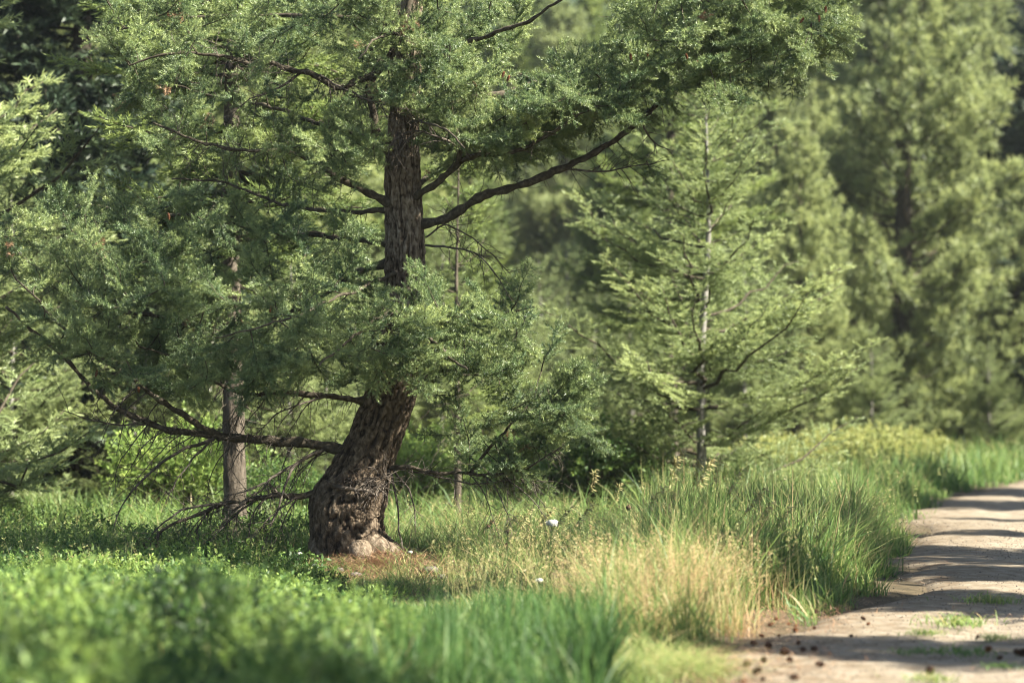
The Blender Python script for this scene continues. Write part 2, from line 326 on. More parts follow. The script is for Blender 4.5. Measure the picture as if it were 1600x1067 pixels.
# limbs traced as (x, y, depth offset); r0 r1 radius in px
LIMBS = {
 'R1': ([(640, 352, 0), (665, 350, -.03), (705, 336, -.1), (765, 305, -.15), (830, 282, -.15), (895, 257, -.1), (950, 225, -.05), (1000, 188, 0), (1065, 130, .05), (1140, 85, .1), (1230, 45, .1), (1300, 15, .1)], 9, 2),
 'R2': ([(630, 322, 0), (655, 305, -.08), (690, 280, -.2), (720, 252, -.3), (750, 243, -.35), (800, 238, -.4), (860, 210, -.5), (930, 165, -.6)], 8.5, 1.6),
 'R2b': ([(716, 255, -.3), (717, 220, -.35), (705, 170, -.45), (715, 120, -.6)], 5, 1.5),
 'R3': ([(640, 175, .05), (700, 165, .1), (800, 142, .2), (900, 108, .3), (960, 78, .35), (1060, 28, .4), (1160, -20, .5), (1240, -60, .5)], 8, 2),
 'R3b': ([(645, 90, .05), (700, 80, -.1), (780, 50, -.3), (860, 10, -.5), (930, -40, -.7)], 6, 1.6),
 'R4': ([(595, 735, 0), (625, 730, -.05), (680, 736, -.1), (740, 740, -.15), (795, 738, -.15), (840, 722, -.15), (880, 700, -.15)], 4.5, 1.4),
 'R4b': ([(735, 739, -.12), (765, 700, -.1), (800, 660, -.08), (830, 620, -.05), (845, 580, -.05)], 3.2, 1.2),
 'R5': ([(640, 520, 0), (690, 505, -.1), (740, 500, -.2), (790, 490, -.3), (835, 480, -.4)], 5, 1.5),
 'R6': ([(640, 600, .1), (690, 580, .4), (750, 580, .6), (800, 560, .8)], 4.5, 1.4),
 'F1': ([(625, 470, 0), (600, 490, -.4), (560, 520, -.9), (520, 555, -1.3), (500, 570, -1.5)], 4, 1.2),
 'F2': ([(635, 490, 0), (650, 510, -.4), (690, 545, -.9), (730, 575, -1.2)], 5, 1.6),
 'F3': ([(635, 200, 0), (650, 190, -.5), (690, 200, -1.0), (730, 230, -1.3)], 3.5, 1.2),
 'F4': ([(630, 60, 0), (620, 50, -.5), (590, 60, -1.0), (560, 90, -1.3)], 3.5, 1.2),
 'F5': ([(628, 420, 0), (600, 435, -.3), (540, 460, -.8), (470, 490, -1.1), (400, 510, -1.3), (340, 530, -1.4)], 4, 1.2),
 'LD': ([(618, 262, -.08), (600, 222, -.12), (583, 182, -.14), (578, 132, -.14), (600, 104, -.12), (622, 60, -.1), (640, 0, -.08), (646, -80, -.08)], 8.5, 5),
 'L1': ([(612, 328, 0), (560, 330, .05), (500, 328, .1), (440, 318, .2), (400, 302, .3), (340, 285, .4), (270, 280, .5)], 4.5, 1.5),
 'L2': ([(608, 318, -.05), (575, 300, -.1), (540, 282, -.15), (500, 258, -.2), (450, 235, -.2), (380, 232, -.3), (310, 222, -.35), (240, 190, -.4)], 7.5, 1.8),
 'L3': ([(585, 118, -.14), (560, 128, -.15), (530, 135, -.2), (490, 118, -.25), (440, 102, -.3), (380, 97, -.35), (330, 85, -.4), (270, 85, -.4), (200, 100, -.4)], 6.5, 1.6),
 'L4': ([(630, 50, .05), (560, 30, .1), (450, 25, .1), (360, 26, .15), (250, 32, .2), (170, 50, .2)], 6, 1.6),
 'L5': ([(575, 628, 0), (540, 622, -.05), (490, 616, -.1), (430, 613, -.15), (385, 616, -.2), (340, 600, -.3), (290, 570, -.35), (220, 540, -.4)], 6.5, 1.6),
 'L6': ([(560, 708, 0), (530, 702, 0), (490, 695, -.05), (430, 691, -.1), (360, 686, -.15), (300, 678, -.2), (240, 662, -.25), (185, 640, -.3), (140, 602, -.35), (100, 562, -.4), (60, 525, -.4), (10, 480, -.45)], 10.5, 2.2),
 'L6b': ([(345, 684, -.16), (310, 662, -.25), (250, 625, -.35), (180, 572, -.5), (130, 542, -.6), (70, 480, -.7), (20, 430, -.8)], 6, 1.5),
 'L7': ([(510, 768, 0), (470, 774, -.05), (420, 778, -.1), (370, 784, -.15), (320, 797, -.2), (280, 815, -.25), (240, 840, -.3), (205, 868, -.3)], 6.5, 1.5),
 'L8': ([(610, 410, .05), (550, 430, .1), (450, 490, .15), (324, 509, .1), (240, 493, 0), (165, 480, -.1), (90, 440, -.2), (30, 400, -.3)], 7.5, 1.8),
 'L9': ([(610, 380, .05), (520, 370, .4), (420, 360, .7), (320, 340, .9), (220, 330, 1.1), (120, 320, 1.2)], 6.5, 1.8),
 'L10': ([(610, 230, .05), (520, 200, .5), (430, 170, .9), (340, 150, 1.2), (250, 130, 1.4)], 6, 1.6),
 'B1': ([(635, 300, .05), (700, 260, .7), (780, 230, 1.2), (860, 200, 1.5)], 6, 1.6),
 'T1': ([(645, -30, .05), (560, -40, -.3), (470, -40, -.6), (380, -30, -.9)], 6, 1.6),
 'T2': ([(648, -60, .05), (750, -60, -.2), (860, -80, -.4), (1000, -90, -.5)], 6, 1.6),
}
limbpts = []; limbid = []; limbpar = []; limbs = {}
for k, (pl, r0, r1) in LIMBS.items():
    p = np.array([local(P(x, y, TREE_Y + d)) for x, y, d in pl])
    n = max(12, int(np.linalg.norm(np.diff(p, axis=0), axis=1).sum() / .035))
    L = smooth_line(p, n); s = np.linspace(0, 1, n)
    L = L + ((np.stack([noise(L * 7 + 3, a) for a in (4, 5, 6)], -1) - .5) * .035 + (np.stack([noise(L * 24 + 3, a) for a in (7, 8, 9)], -1) - .5) * .016) * np.minimum(1, s * 8)[:, None]
    rad = (r0 + (r1 - r0) * s ** .8) / PXM * (1 + .7 * (noise(L * 26, 8) - .5)) * .9; rad[:3] *= np.array([1.5, 1.3, 1.12])
    wood = Buf(); tube(wood, L, rad, 12); limbs[k] = dict(L=L, rad=rad, wood=wood, leaf=Buf(), dead=Buf())
    s0 = {'L7': 2, 'L6': .28, 'R1': .2, 'R4': .3, 'L5': .25, 'L1': .2, 'L2': .25, 'LD': .5, 'L3': .2}.get(k, .12)
    m = s >= s0; limbpts.append(L[m]); limbid += [k] * m.sum(); limbpar.append(s[m])
SK = np.concatenate(limbpts); SKid = list(limbid)

def inpoly(p, poly):
    x, y = p[:, 0], p[:, 1]; c = np.zeros(len(p), bool); n = len(poly)
    for i in range(n):
        x1, y1 = poly[i]; x2, y2 = poly[(i + 1) % n]
        c ^= ((y1 > y) != (y2 > y)) & (x < (x2 - x1) * (y - y1) / (y2 - y1 + 1e-9) + x1)
    return c
def sample(poly, n, d0, d1):
    a = np.array(poly); lo, hi = a.min(0), a.max(0); out = []
    while len(out) < n:
        p = lo + rng.random((200, 2)) * (hi - lo); out += list(p[inpoly(p, poly)])
    out = np.array(out[:n]); return [(x, y, d0 + rng.random() * (d1 - d0)) for x, y in out]
ATT = []
ATT += sample([(700, 250), (765, 240), (850, 225), (950, 170), (1010, 140), (1100, 125), (1150, 125), (1185, 90), (1230, 110), (1262, 108), (1290, 60), (1300, 10), (1270, -50), (1010, -50), (985, 50), (900, 110), (800, 130), (700, 200)], 360, -.75, .8)
ATT += sample([(560, -50), (800, -50), (850, 30), (790, 90), (720, 190), (680, 230), (600, 150), (560, 120)], 79, -.9, .8)
ATT += sample([(150, -50), (560, -50), (590, 90), (590, 140), (430, 80), (300, 90), (200, 110), (120, 50)], 87, -.9, 1.0)
ATT += sample([(200, 110), (400, 110), (590, 150), (590, 300), (450, 300), (330, 270), (210, 200)], 76, -.6, 1.3)
ATT += sample([(0, 320), (70, 280), (200, 290), (330, 300), (440, 330), (590, 345), (595, 430), (400, 430), (200, 440), (0, 450)], 136, -1.0, 1.2)
ATT += sample([(0, 440), (200, 430), (400, 430), (590, 430), (640, 470), (620, 560), (560, 590), (480, 570), (400, 580), (300, 610), (220, 600), (140, 570), (60, 520), (0, 480)], 209, -1.3, .5)
ATT += sample([(640, 460), (700, 470), (830, 470), (835, 490), (800, 550), (770, 610), (710, 620), (660, 600), (650, 560)], 56, -1.0, .9)
ATT += sample([(690, 700), (740, 670), (800, 620), (845, 575), (875, 600), (895, 670), (870, 700), (820, 715), (740, 722)], 38, -.35, .2)
ATT += sample([(570, 475), (700, 470), (720, 520), (690, 600), (600, 610), (560, 560)], 18, -1.2, -.35)
ATT += sample([(560, -40), (690, -40), (700, 40), (600, 40)], 14, -1.1, -.3)
ATT += sample([(655, 40), (720, 60), (720, 200), (650, 170)], 16, -.8, -.2)
ATT += sample([(500, 130), (600, 120), (596, 300), (510, 250)], 16, -.8, 0)
ATT += [(905, 668, -.2), (850, 568, -.05), (885, 640, -.1), (700, 640, .3), (660, 680, .2), (1240, 118, .2), (1200, 140, 0), (1300, 30, .1), (1310, 50, .2), (1010, 250, -.1), (1030, 275, .1)]
ATT = np.array([local(P(x, y, TREE_Y + d)) for x, y, d in ATT])

def secondary(A, B, k, par=None):
    """needle-bearing side branch from skeleton point A to B on limb k"""
    d = B - A; L = np.linalg.norm(d)
    c1 = A + d * .35 + np.array([0, 0, -.10 * L]) + rng.normal(size=3) * .05 * L
    c2 = A + d * .7 + np.array([0, 0, -.04 * L]) + rng.normal(size=3) * .05 * L
    C = smooth_line(np.array([A, c1, c2, B]), max(8, int(L / .04)))
    s = np.linspace(0, 1, len(C)); r = np.interp(s, [0, 1], [min(.008, .003 + .006 * L), .0013])
    tube(limbs[k]['wood'], C, r, 5)
    up = nrm(np.array([0, 0, 1]) + rng.normal(size=3) * .35)
    step = .037; n = max(3, int(L / step)); s0 = .12 if L < .6 else .3
    ss = s0 + (1 - s0) * (np.arange(2 * n) + rng.random(2 * n)) / (2 * n)
    ip = np.stack([np.interp(ss, s, C[:, a]) for a in range(3)], -1)
    T = nrm(np.gradient(C, axis=0)); td = nrm(np.stack([np.interp(ss, s, T[:, a]) for a in range(3)], -1))
    side = np.where(np.arange(2 * n) % 2 == 0, 1, -1)[:, None]
    lat = nrm(np.cross(td, up))
    sd = nrm(td * .75 + side * lat * (.8 + rng.normal(size=(2 * n, 1)) * .2) + up * (rng.normal(size=(2 * n, 1)) * .3 + .05))
    sl_ = np.clip(.42 * L * (1.1 - ss) + .05, .05, .26) * (.7 + .5 * rng.random(2 * n))
    base_t = .45 + rng.normal() * .09; us = .75 + .5 * rng.random()
    pos, dr, scl, tt = [], [], [], []
    for m in range(2 * n):
        ns = max(1, int(sl_[m] / .033)); t = (np.arange(ns) + .3) / ns
        p = ip[m] + sd[m] * sl_[m] * t[:, None] + np.array([0, 0, -.10]) * sl_[m] * (t ** 2)[:, None]
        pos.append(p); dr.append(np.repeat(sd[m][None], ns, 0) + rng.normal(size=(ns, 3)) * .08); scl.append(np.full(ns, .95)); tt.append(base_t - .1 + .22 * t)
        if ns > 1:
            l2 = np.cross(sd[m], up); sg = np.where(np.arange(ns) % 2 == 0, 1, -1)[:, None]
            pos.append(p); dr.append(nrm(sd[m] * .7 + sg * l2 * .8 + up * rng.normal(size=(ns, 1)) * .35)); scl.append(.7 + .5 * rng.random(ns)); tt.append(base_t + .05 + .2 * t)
    na = max(2, int(L * (1 - s0) / .04)); sa = s0 + (1 - s0) * np.arange(1, na + 1) / na
    pos.append(np.stack([np.interp(sa, s, C[:, a]) for a in range(3)], -1)); dr.append(np.stack([np.interp(sa, s, T[:, a]) for a in range(3)], -1)); scl.append(np.full(na, 1.)); tt.append(np.full(na, base_t))
    pos = np.concatenate(pos); dr = np.concatenate(dr); scl = np.concatenate(scl); tt = np.concatenate(tt) + rng.normal(size=len(pos)) * .05
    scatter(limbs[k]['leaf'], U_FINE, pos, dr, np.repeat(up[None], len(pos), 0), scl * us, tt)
    return C
todo = list(ATT); cnt = 0
dist0 = [np.min(np.linalg.norm(SK - a, axis=1)) for a in todo]
for ix in np.argsort(dist0):
    a = todo[ix]; v = a - SK; d = np.linalg.norm(v, axis=1)
    # branches prefer to leave their parent outwards and a little upwards
    outward = (a[0] - tp[0, 0]) * 0 + np.sign(a[0] - SK[:, 0]) * np.sign(a[0] + .25)
    cost = d * (1 + .35 * (outward < 0)) + .25 * np.clip(-v[:, 2], 0, 1)
    j = int(np.argmin(cost)); k = SKid[j]
    if d[j] < .12:
        a = SK[j] + nrm(v[j]) * .35
    C = secondary(SK[j], a, k); cnt += 1
    m = C[len(C) // 3:]; SK = np.vstack([SK, m]); SKid += [k] * len(m)

def deadtwig(buf, A, d, L, r, droop=.3, lvl=2, curl=.35):
    n = max(5, int(L / .035)); p = np.array(A, float); d = nrm(np.array(d, float)); pts = [p]
    for _ in range(n):
        d = nrm(d + rng.normal(size=3) * curl * .35 + np.array([0, 0, -droop * .12])); p = p + d * L / n; pts.append(p)
    pts = np.array(pts); tube(buf, pts, np.linspace(r, r * .35, n + 1), 5 if r > .003 else 3)
    if lvl > 0:
        for q in range(max(2, int(L / .07))):
            j = 1 + int(rng.random() * (n - 1)); dd = nrm(pts[j] - pts[j - 1])
            sd = nrm(dd * .6 + nrm(np.cross(dd, rng.normal(size=3))) * .9)
            deadtwig(buf, pts[j], sd, L * (.2 + .3 * rng.random()) * (1.1 - .5 * j / n), r * .5, droop, lvl - 1, curl)
def tracedtwig(k, pl, r0, r1, sub=10, sublen=.22):
    p = smooth_line([local(P(x, y, TREE_Y + d)) for x, y, d in pl], 24)
    p = p + (np.stack([noise(p * 14, a) for a in (1, 2, 3)], -1) - .5) * .02
    tube(limbs[k]['dead'], p, np.linspace(r0, r1, 24) / PXM, 6)
    for q in range(int(sub * 1.9)):
        j = rng.integers(3, 23); dd = nrm(p[j] - p[j - 1])
        deadtwig(limbs[k]['dead'], p[j], nrm(dd * .7 + nrm(np.cross(dd, rng.normal(size=3)))), sublen * (.5 + rng.random()), .0030, .5, 2)
for k, s in [('L6', .25), ('L6', .12), ('L5', .3), ('L2', .5), ('L3', .4), ('L1', .5), ('R1', .45), ('R2', .3), ('L8', .5), ('R4', .6), ('R3', .4), ('LD', .3)]:
    L = limbs[k]['L']
    for q in range(20 if k[0] == 'L' else 12):
        j = int(len(L) * min(.95, s + rng.random() * .4)); dd = nrm(L[j] - L[j - 1])
        deadtwig(limbs[k]['dead'], L[j], nrm(dd * .5 + nrm(np.cross(dd, rng.normal(size=3)))), .12 + .25 * rng.random(), .003, .6, 1, .5)
for k, s0_, s1_, nf in [('L6', .02, .55, 90), ('L7', .1, .98, 80), ('L5', .05, .7, 70), ('L6b', .02, .6, 40), ('R4', .1, .95, 60), ('L1', .1, .7, 30), ('L2', .15, .7, 40), ('R1', .08, .6, 50), ('L3', .1, .6, 40), ('L8', .4, .9, 40)]:
    L = limbs[k]['L']
    for q in range(int(nf * 1.3)):
        j = max(1, int(len(L) * (s0_ + rng.random() * (s1_ - s0_)))); dd = nrm(L[j] - L[j - 1])
        deadtwig(limbs[k]['dead'], L[j], nrm(dd * .4 + nrm(np.cross(dd, rng.normal(size=3))) + [0, 0, -.3]), .07 + .18 * rng.random() ** 1.5, .0026, 1.2, 1 if q % 3 == 0 else 0, .9)
tracedtwig('L6', [(335, 686, -.2), (275, 708, -.25), (222, 750, -.3), (192, 788, -.3), (178, 822, -.3)], 3.2, .8, 8)
tracedtwig('L6', [(328, 690, -.2), (292, 728, -.3), (262, 772, -.35)], 2.2, .6, 6)
tracedtwig('L6', [(505, 703, -.1), (460, 728, -.2), (442, 770, -.25), (430, 805, -.3), (404, 870, -.3)], 3, .8, 9)
tracedtwig('L6', [(500, 705, -.1), (440, 737, -.2), (402, 768, -.3), (360, 800, -.35)], 3.4, .8, 10)
tracedtwig('L6', [(240, 662, -.25), (190, 664, -.3), (140, 655, -.4), (95, 640, -.5)], 2, .6, 5)
tracedtwig('L7', [(400, 780, -.1), (360, 812, -.2), (330, 845, -.3), (310, 870, -.3)], 2, .6, 6)
tracedtwig('L7', [(360, 786, -.15), (310, 790, -.3), (260, 812, -.4), (215, 862, -.4)], 2.6, .7, 10)
tracedtwig('L7', [(440, 776, -.1), (420, 755, -.15), (395, 765, -.2), (350, 775, -.2)], 2, .6, 6)
tracedtwig('L7', [(470, 774, -.05), (430, 800, -.2), (385, 850, -.3)], 1.8, .6, 6)
tracedtwig('L5', [(520, 617, -.1), (470, 632, -.2), (430, 650, -.3), (390, 690, -.3)], 2, .6, 10)
for k, s0_, s1_, n_ in [('L6', .05, .6, 12), ('L7', .1, .8, 9), ('L5', .2, .7, 7), ('L6b', .1, .5, 5), ('R4', .3, .8, 4)]:
    L = limbs[k]['L']
    for q in range(n_):
        j = int(len(L) * (s0_ + rng.random() * (s1_ - s0_))); sg = -1 if k[0] == 'L' else 1
        deadtwig(limbs[k]['dead'], L[j], [sg * (.5 + .5 * rng.random()), rng.normal() * .4, -.25 - .5 * rng.random()], .3 + .4 * rng.random(), .0052, .9, 2, .3)
tracedtwig('R4', [(607, 735, -.05), (618, 770, -.1), (622, 810, -.15), (632, 880, -.2)], 2, .8, 4, .1)
tracedtwig('R4', [(615, 735, -.05), (640, 765, -.15), (648, 800, -.2), (650, 830, -.2)], 1.8, .7, 4, .1)
tracedtwig('R4', [(640, 735, -.05), (740, 755, -.2), (800, 748, -.2), (850, 752, -.25)], 1.6, .6, 12, .25)
tracedtwig('R1', [(664, 385, 0), (710, 388, -.1), (755, 405, -.2), (800, 470, -.3)], 2, .6, 12, .2)
tracedtwig('R1', [(664, 372, 0), (700, 352, .1), (760, 390, .2), (800, 430, .3)], 1.6, .6, 10, .2)
tracedtwig('R1', [(870, 262, -.1), (920, 268, -.1), (980, 262, -.1), (1045, 250, -.1)], 2, .6, 14, .2)
tracedtwig('R1', [(1000, 190, 0), (1020, 220, .05), (1050, 236, .1)], 1.6, .6, 4, .15)
tracedtwig('L3', [(475, 112, -.25), (430, 140, -.3), (390, 155, -.4)], 2.4, .8, 10, .25)
tracedtwig('L3', [(500, 118, -.25), (560, 150, -.4), (600, 165, -.5)], 2, .6, 14, .25)
tracedtwig('R2', [(735, 243, -.35), (690, 215, -.4), (640, 205, -.45), (600, 235, -.5)], 2.2, .6, 16, .25)
# nest of dead twigs on the old wound above the bulge
for q in range(60):
    a = P(535 + 70 * rng.random(), 742 + 26 * rng.random(), TREE_Y - .17)
    deadtwig(limbs['R4']['dead'], local(a), [rng.normal(), -.5, rng.normal() * .4], .1 + .18 * rng.random(), .0038, .5, 1, .7)
tracedtwig('R4', [(520, 760, -.2), (545, 762, -.24), (570, 766, -.24), (590, 772, -.2)], 4, 2, 8, .15)

# a few sprays of dead rusty needles
rb = Buf()
for q in range(26):
    a = SK[rng.integers(0, len(SK))] + rng.normal(size=3) * .03; n = 9
    scatter(rb, U_FINE, a + rng.normal(size=(n, 3)) * .025, nrm(rng.normal(size=(n, 3)) + [0, 0, -.4]), nrm(rng.normal(size=(n, 3))), .8 + .4 * rng.random(n), .65 + .1 * rng.normal(size=n))
rb.build('dead_spray', M['litter'], main)
# cones hanging in the crown
def cone_mesh(length, width, seed, hang=False):
    r = np.random.default_rng(seed); b = Buf(); n = 70
    zz = np.linspace(-.5, .5, 9); rad = width * .33 * np.sqrt(np.maximum(.02, 1 - (zz * 1.9) ** 2)); tube(b, np.stack([zz * 0, zz * 0, (zz + .5) * length], -1), rad, 8)
    for k in range(n):
        t = (k + .5) / n; z = t * length; a = k * 2.39996; rr_ = width * .5 * math.sin(math.pi * min(.97, .12 + t * .88)) ** .7
        d = np.array([math.cos(a), math.sin(a), 0]); s = np.array([-math.sin(a), math.cos(a), 0]); sw = width * .2
        p = np.array([0, 0, z]); q = p + d * rr_ + np.array([0, 0, length * .06])
        i = [p + d * rr_ * .4 - s * sw * .5, p + d * rr_ * .4 + s * sw * .5, q + s * sw, q + d * .02 * width + [0, 0, length * .05], q - s * sw]
        i = np.array(i); lo = i - np.array([0, 0, length * .035])
        b.add(np.vstack([i, lo]), [(2, 3, 8), (8, 7, 2), (3, 4, 9), (9, 8, 3)], [(0, 1, 2, 4), (5, 9, 7, 6)]); b.add(i, [(2, 3, 4)], None)
    return b
cone_parts = [(738, 127), (788, 112), (796, 118), (985, 84), (1012, 78), (375, 495), (152, 578), (216, 604), (1072, 84), (1256, 28), (1280, 24), (1290, 10), (263, 18), (423, 478), (263, 333), (1090, 95)]
b = cone_mesh(.07, .03, 5); cone0 = b.build('cone', M['cone'], main)
for q, (x, y) in enumerate(cone_parts):
    c = cone0 if q == 0 else cone0.copy()
    if q: COL.objects.link(c); c.parent = main
    c.location = tuple(local(P(x, y, TREE_Y - .75))); c.rotation_euler = (math.pi + rng.normal() * .3, rng.normal() * .3, rng.random() * 6)
    c.scale = (.62,) * 3
nb = 0
for k, l in limbs.items():
    o = l['wood'].build('branch', M['limb'], main, smooth=True)
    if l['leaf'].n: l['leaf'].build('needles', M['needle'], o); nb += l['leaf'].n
    if l['dead'].n: l['dead'].build('dead_twigs', M['dead'], o)
print('main needle verts', nb, 'secondaries', cnt)

# ------------------------------------------------------------------ other trees
def conifer(name, h, spread, seed, units, mat, bark, z0=.12, gap=.28, per=5, spacing=.09, us=1.0, tr=.018, droop=.1, rise=.25, top=.12, pine=False, lean=.0, wobble=.06, maxshoot=.5, fill=1.0, stubs=14):
    r = np.random.default_rng(seed); root = bpy.data.objects.new(name, None); COL.objects.link(root); root.empty_display_size = .1
    tw = Buf(); bw = Buf(); lf = Buf(); n = 160; zz = np.linspace(-.05, 1, n)
    C = np.stack([wobble * h * .3 * (noise(np.stack([zz * 3, zz * 0, zz * 0], -1), seed) - .5) + lean * zz ** 1.5 * h, wobble * h * .3 * (noise(np.stack([zz * 3, zz * 0 + 5, zz * 0], -1), seed) - .5), zz * h], -1)
    rad = h * tr * (1.02 - zz) ** .8 * (1 + .5 * np.exp(-np.maximum(zz, 0) * 40)); rad = np.maximum(rad, .008); tube(tw, C, rad, 28, cap=False)
    tv = tw.V[0].reshape(n, 28, 3); dd = tv - C[:, None]; nz = fbm(tv * [22, 22, 9], 3, seed); tw.V[0] = (C[:, None] + dd * (1 + .55 * (nz[..., None] - .45))).reshape(-1, 3).astype(np.float32)
    for q in range(stubs):
        zb = h * (.03 + (max(z0, .2) + .08) * r.random()); az = r.random() * 6.28; a = np.array([np.interp(zb, C[:, 2], C[:, 0]), np.interp(zb, C[:, 2], C[:, 1]), zb]); ln = .15 + .55 * r.random() ** 2; m = np.linspace(0, 1, 7)[:, None]
        L = a + np.array([math.cos(az), math.sin(az), 0]) * ln * m + np.array([0, 0, -.5 * ln]) * m ** 2 + np.r_[np.zeros((1, 3)), r.normal(size=(6, 3)) * .03 * ln]
        tube(bw, L, np.linspace(.007, .002, 7), 4)
    POS, DR, SC, TT, UP = [], [], [], [], []
    z = z0 * h
    while z < h * .985:
        t = (z / h - z0) / (1 - z0)
        ln0 = spread * (min(1, .45 + t * 2.2) if pine else min(1, .75 + t)) * (1 - t) ** (.6 if pine else .8) + spread * top * .6
        for q in range(per):
            az = r.random() * 2 * np.pi; ln = ln0 * (.55 + .6 * r.random()); zb = z + (r.random() - .5) * gap
            if r.random() > fill: continue
            a = np.array([np.interp(zb, C[:, 2], C[:, 0]), np.interp(zb, C[:, 2], C[:, 1]), zb])
            d = np.array([math.cos(az), math.sin(az), 0]); up_ = rise + .5 * t + r.normal() * .12
            s = np.linspace(0, 1, 9); L = a + d * ln * s[:, None] + np.array([0, 0, 1]) * (ln * (up_ * s ** 1.4 - droop * s * (1 - s) * 2))[:, None]
            L[1:] += r.normal(size=(8, 3)) * .02 * ln
            tube(bw, L, np.linspace(max(.006, .016 * ln), .003, 9), 5)
            T = nrm(np.gradient(L, axis=0)); ns = max(3, int(ln / spacing)) * 2; s0 = .3 if pine else .12
            ss = s0 + (1 - s0) * (np.arange(ns) + r.random(ns)) / ns
            ip = np.stack([np.interp(ss, s, L[:, c]) for c in range(3)], -1); td = np.stack([np.interp(ss, s, T[:, c]) for c in range(3)], -1)
            sg = np.where(np.arange(ns) % 2 == 0, 1, -1)[:, None]; up = nrm(np.array([0, 0, 1]) + r.normal(size=3) * .25)
            sd = nrm(td * .8 + sg * nrm(np.cross(td, up)) * .8 + up * (r.normal(size=(ns, 1)) * (.5 if pine else .2) + (.25 if pine else 0)))
            sl2 = np.clip(.5 * ln * (1.1 - ss), .06, maxshoot) * (.6 + .6 * r.random(ns)); bt = .42 + r.normal() * .1
            for m in range(ns):
                if pine:
                    k = max(1, int(sl2[m] / .22)); tt = (np.arange(k) + 1) / k
                    p = ip[m] + sd[m] * sl2[m] * tt[:, None]
                    POS.append(p); DR.append(nrm(sd[m] + r.normal(size=(k, 3)) * .35 + [0, 0, .3])); SC.append(.8 + .5 * r.random(k)); TT.append(bt + r.normal(size=k) * .1); UP.append(np.repeat(up[None], k, 0))
                else:
                    k = max(1, int(sl2[m] / (.085 * us))); tt = (np.arange(k) + .2) / k
                    p = ip[m] + sd[m] * sl2[m] * tt[:, None]
                    l2 = np.cross(sd[m], up); s2 = np.where(np.arange(k) % 2 == 0, 1, -1)[:, None]
                    POS.append(np.vstack([p, p])); DR.append(np.vstack([np.repeat(sd[m][None], k, 0), nrm(sd[m] * .7 + s2 * l2 * .8 + r.normal(size=(k, 3)) * .2)]))
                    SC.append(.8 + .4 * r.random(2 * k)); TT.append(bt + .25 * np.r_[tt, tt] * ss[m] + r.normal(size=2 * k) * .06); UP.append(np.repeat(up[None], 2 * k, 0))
        z += gap * (.8 + .4 * r.random())
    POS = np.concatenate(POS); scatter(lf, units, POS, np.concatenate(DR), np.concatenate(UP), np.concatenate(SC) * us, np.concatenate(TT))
    tw.build('trunk', M[bark], root, smooth=True); build_multi('crown', [(lf, M[mat]), (bw, M['limb'])], root)
    print(name, len(POS), lf.n // 3)
    return root
def at(px, d, dz=0):
    x = (px - 800) / FPX * d
    return (x, d, float(ground(x, d)) - .03 + dz)
used = set()
def put(proto, px, d, rz, s, label, cat, group=None, sx=1):
    loc = at(px, d)
    if proto.name not in used:
        used.add(proto.name); proto.location = loc; proto.rotation_euler = (0, 0, rz); proto.scale = (s * sx, s * sx, s)
        return tag(proto, label, cat, group)
    return dup(proto, loc, rz, (s * sx, s * sx, s), label, cat, group)

young = conifer('young_fir', 4.6, 1.6, 3, U_FIR, 'young', 'pale_bark', z0=.05, gap=.22, per=5, spacing=.10, tr=.0098, droop=.05, rise=.32, fill=.9)
fir_a = conifer('fir_tree', 9.0, 2.0, 4, U_FAR, 'fir_bg', 'grey_bark', gap=.30, per=7, spacing=.13, us=.9, z0=.04, rise=.15)
fir_b = conifer('fir_tree', 13.0, 2.4, 5, U_FAR, 'fir_bg', 'limb', gap=.36, per=7, spacing=.15, us=1.1, z0=.06, rise=.05, droop=.2)
pine_a = conifer('pine_tree', 12.0, 2.3, 6, U_PINE, 'pine_bg', 'limb', gap=.28, per=8, spacing=.12, pine=True, z0=.05, rise=.35)
pine_b = conifer('pine_tree', 9.5, 1.8, 7, U_PINE, 'pine_bg', 'limb', gap=.26, per=7, spacing=.12, pine=True, z0=.05, rise=.45)
pole = conifer('fir_tree', 8.5, 1.5, 8, U_FIR, 'fir_bg', 'grey_bark', gap=.26, per=6, spacing=.10, us=1.25, z0=.27, tr=.0108, rise=.0, droop=.2, stubs=46)
dark = conifer('fir_tree', 9.5, 2.1, 14, U_FAR, 'shaded_fir', 'limb', gap=.34, per=7, spacing=.14, us=.9, z0=.05, rise=.05, droop=.2)
sap = conifer('fir_sapling', 3.4, .8, 9, U_FIR, 'fir_bg', 'grey_bark', gap=.2, per=3, spacing=.12, us=1.0, z0=.3, tr=.011, rise=.25, fill=.8)

put(young, 1103, 24.5, .3, 1.0, 'young fir with thin straight grey trunk and airy pale branches, right of the big tree', 'tree', sx=1.22)
put(pole, 362, 19.3, .5, 1, 'slim grey barked fir standing just behind the left limbs of the old fir', 'tree')
put(sap, 712, 22.3, 1.2, 1, 'spindly sapling with a thin grey stem right of the bulging trunk', 'sapling')
put(pole, 1046, 31, .4, 1.0, 'dark trunked conifer behind the young fir', 'tree')
put(pine_a, 1405, 44, 2.0, 1.0, 'broad pine with dark trunk and pale needle tufts above the road bend', 'tree')
put(pine_a, 1535, 52, 4.1, .86, 'narrow pine at the right beside the broad pine', 'tree', sx=.8)
put(pine_b, 1250, 40, 1.0, .62, 'small pine with a reddish stem between the young fir and the broad pine', 'tree')
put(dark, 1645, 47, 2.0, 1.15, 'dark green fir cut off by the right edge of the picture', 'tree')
put(pine_b, 1590, 46, 3.0, .55, 'low bushy pine at the far right above the bright grass', 'tree', sx=1.2)
put(pine_b, 1340, 47, 5.0, .55, 'low bushy pine left of the broad pine, above the yellow shrubs', 'tree', sx=1.2)
put(young, -185, 20.5, 1.0, 1.6, 'sunlit fir cut off by the left edge of the picture', 'tree')
put(dark, 130, 27, 3.0, 1.05, 'dark fir rising behind the sunlit one at upper left', 'tree')
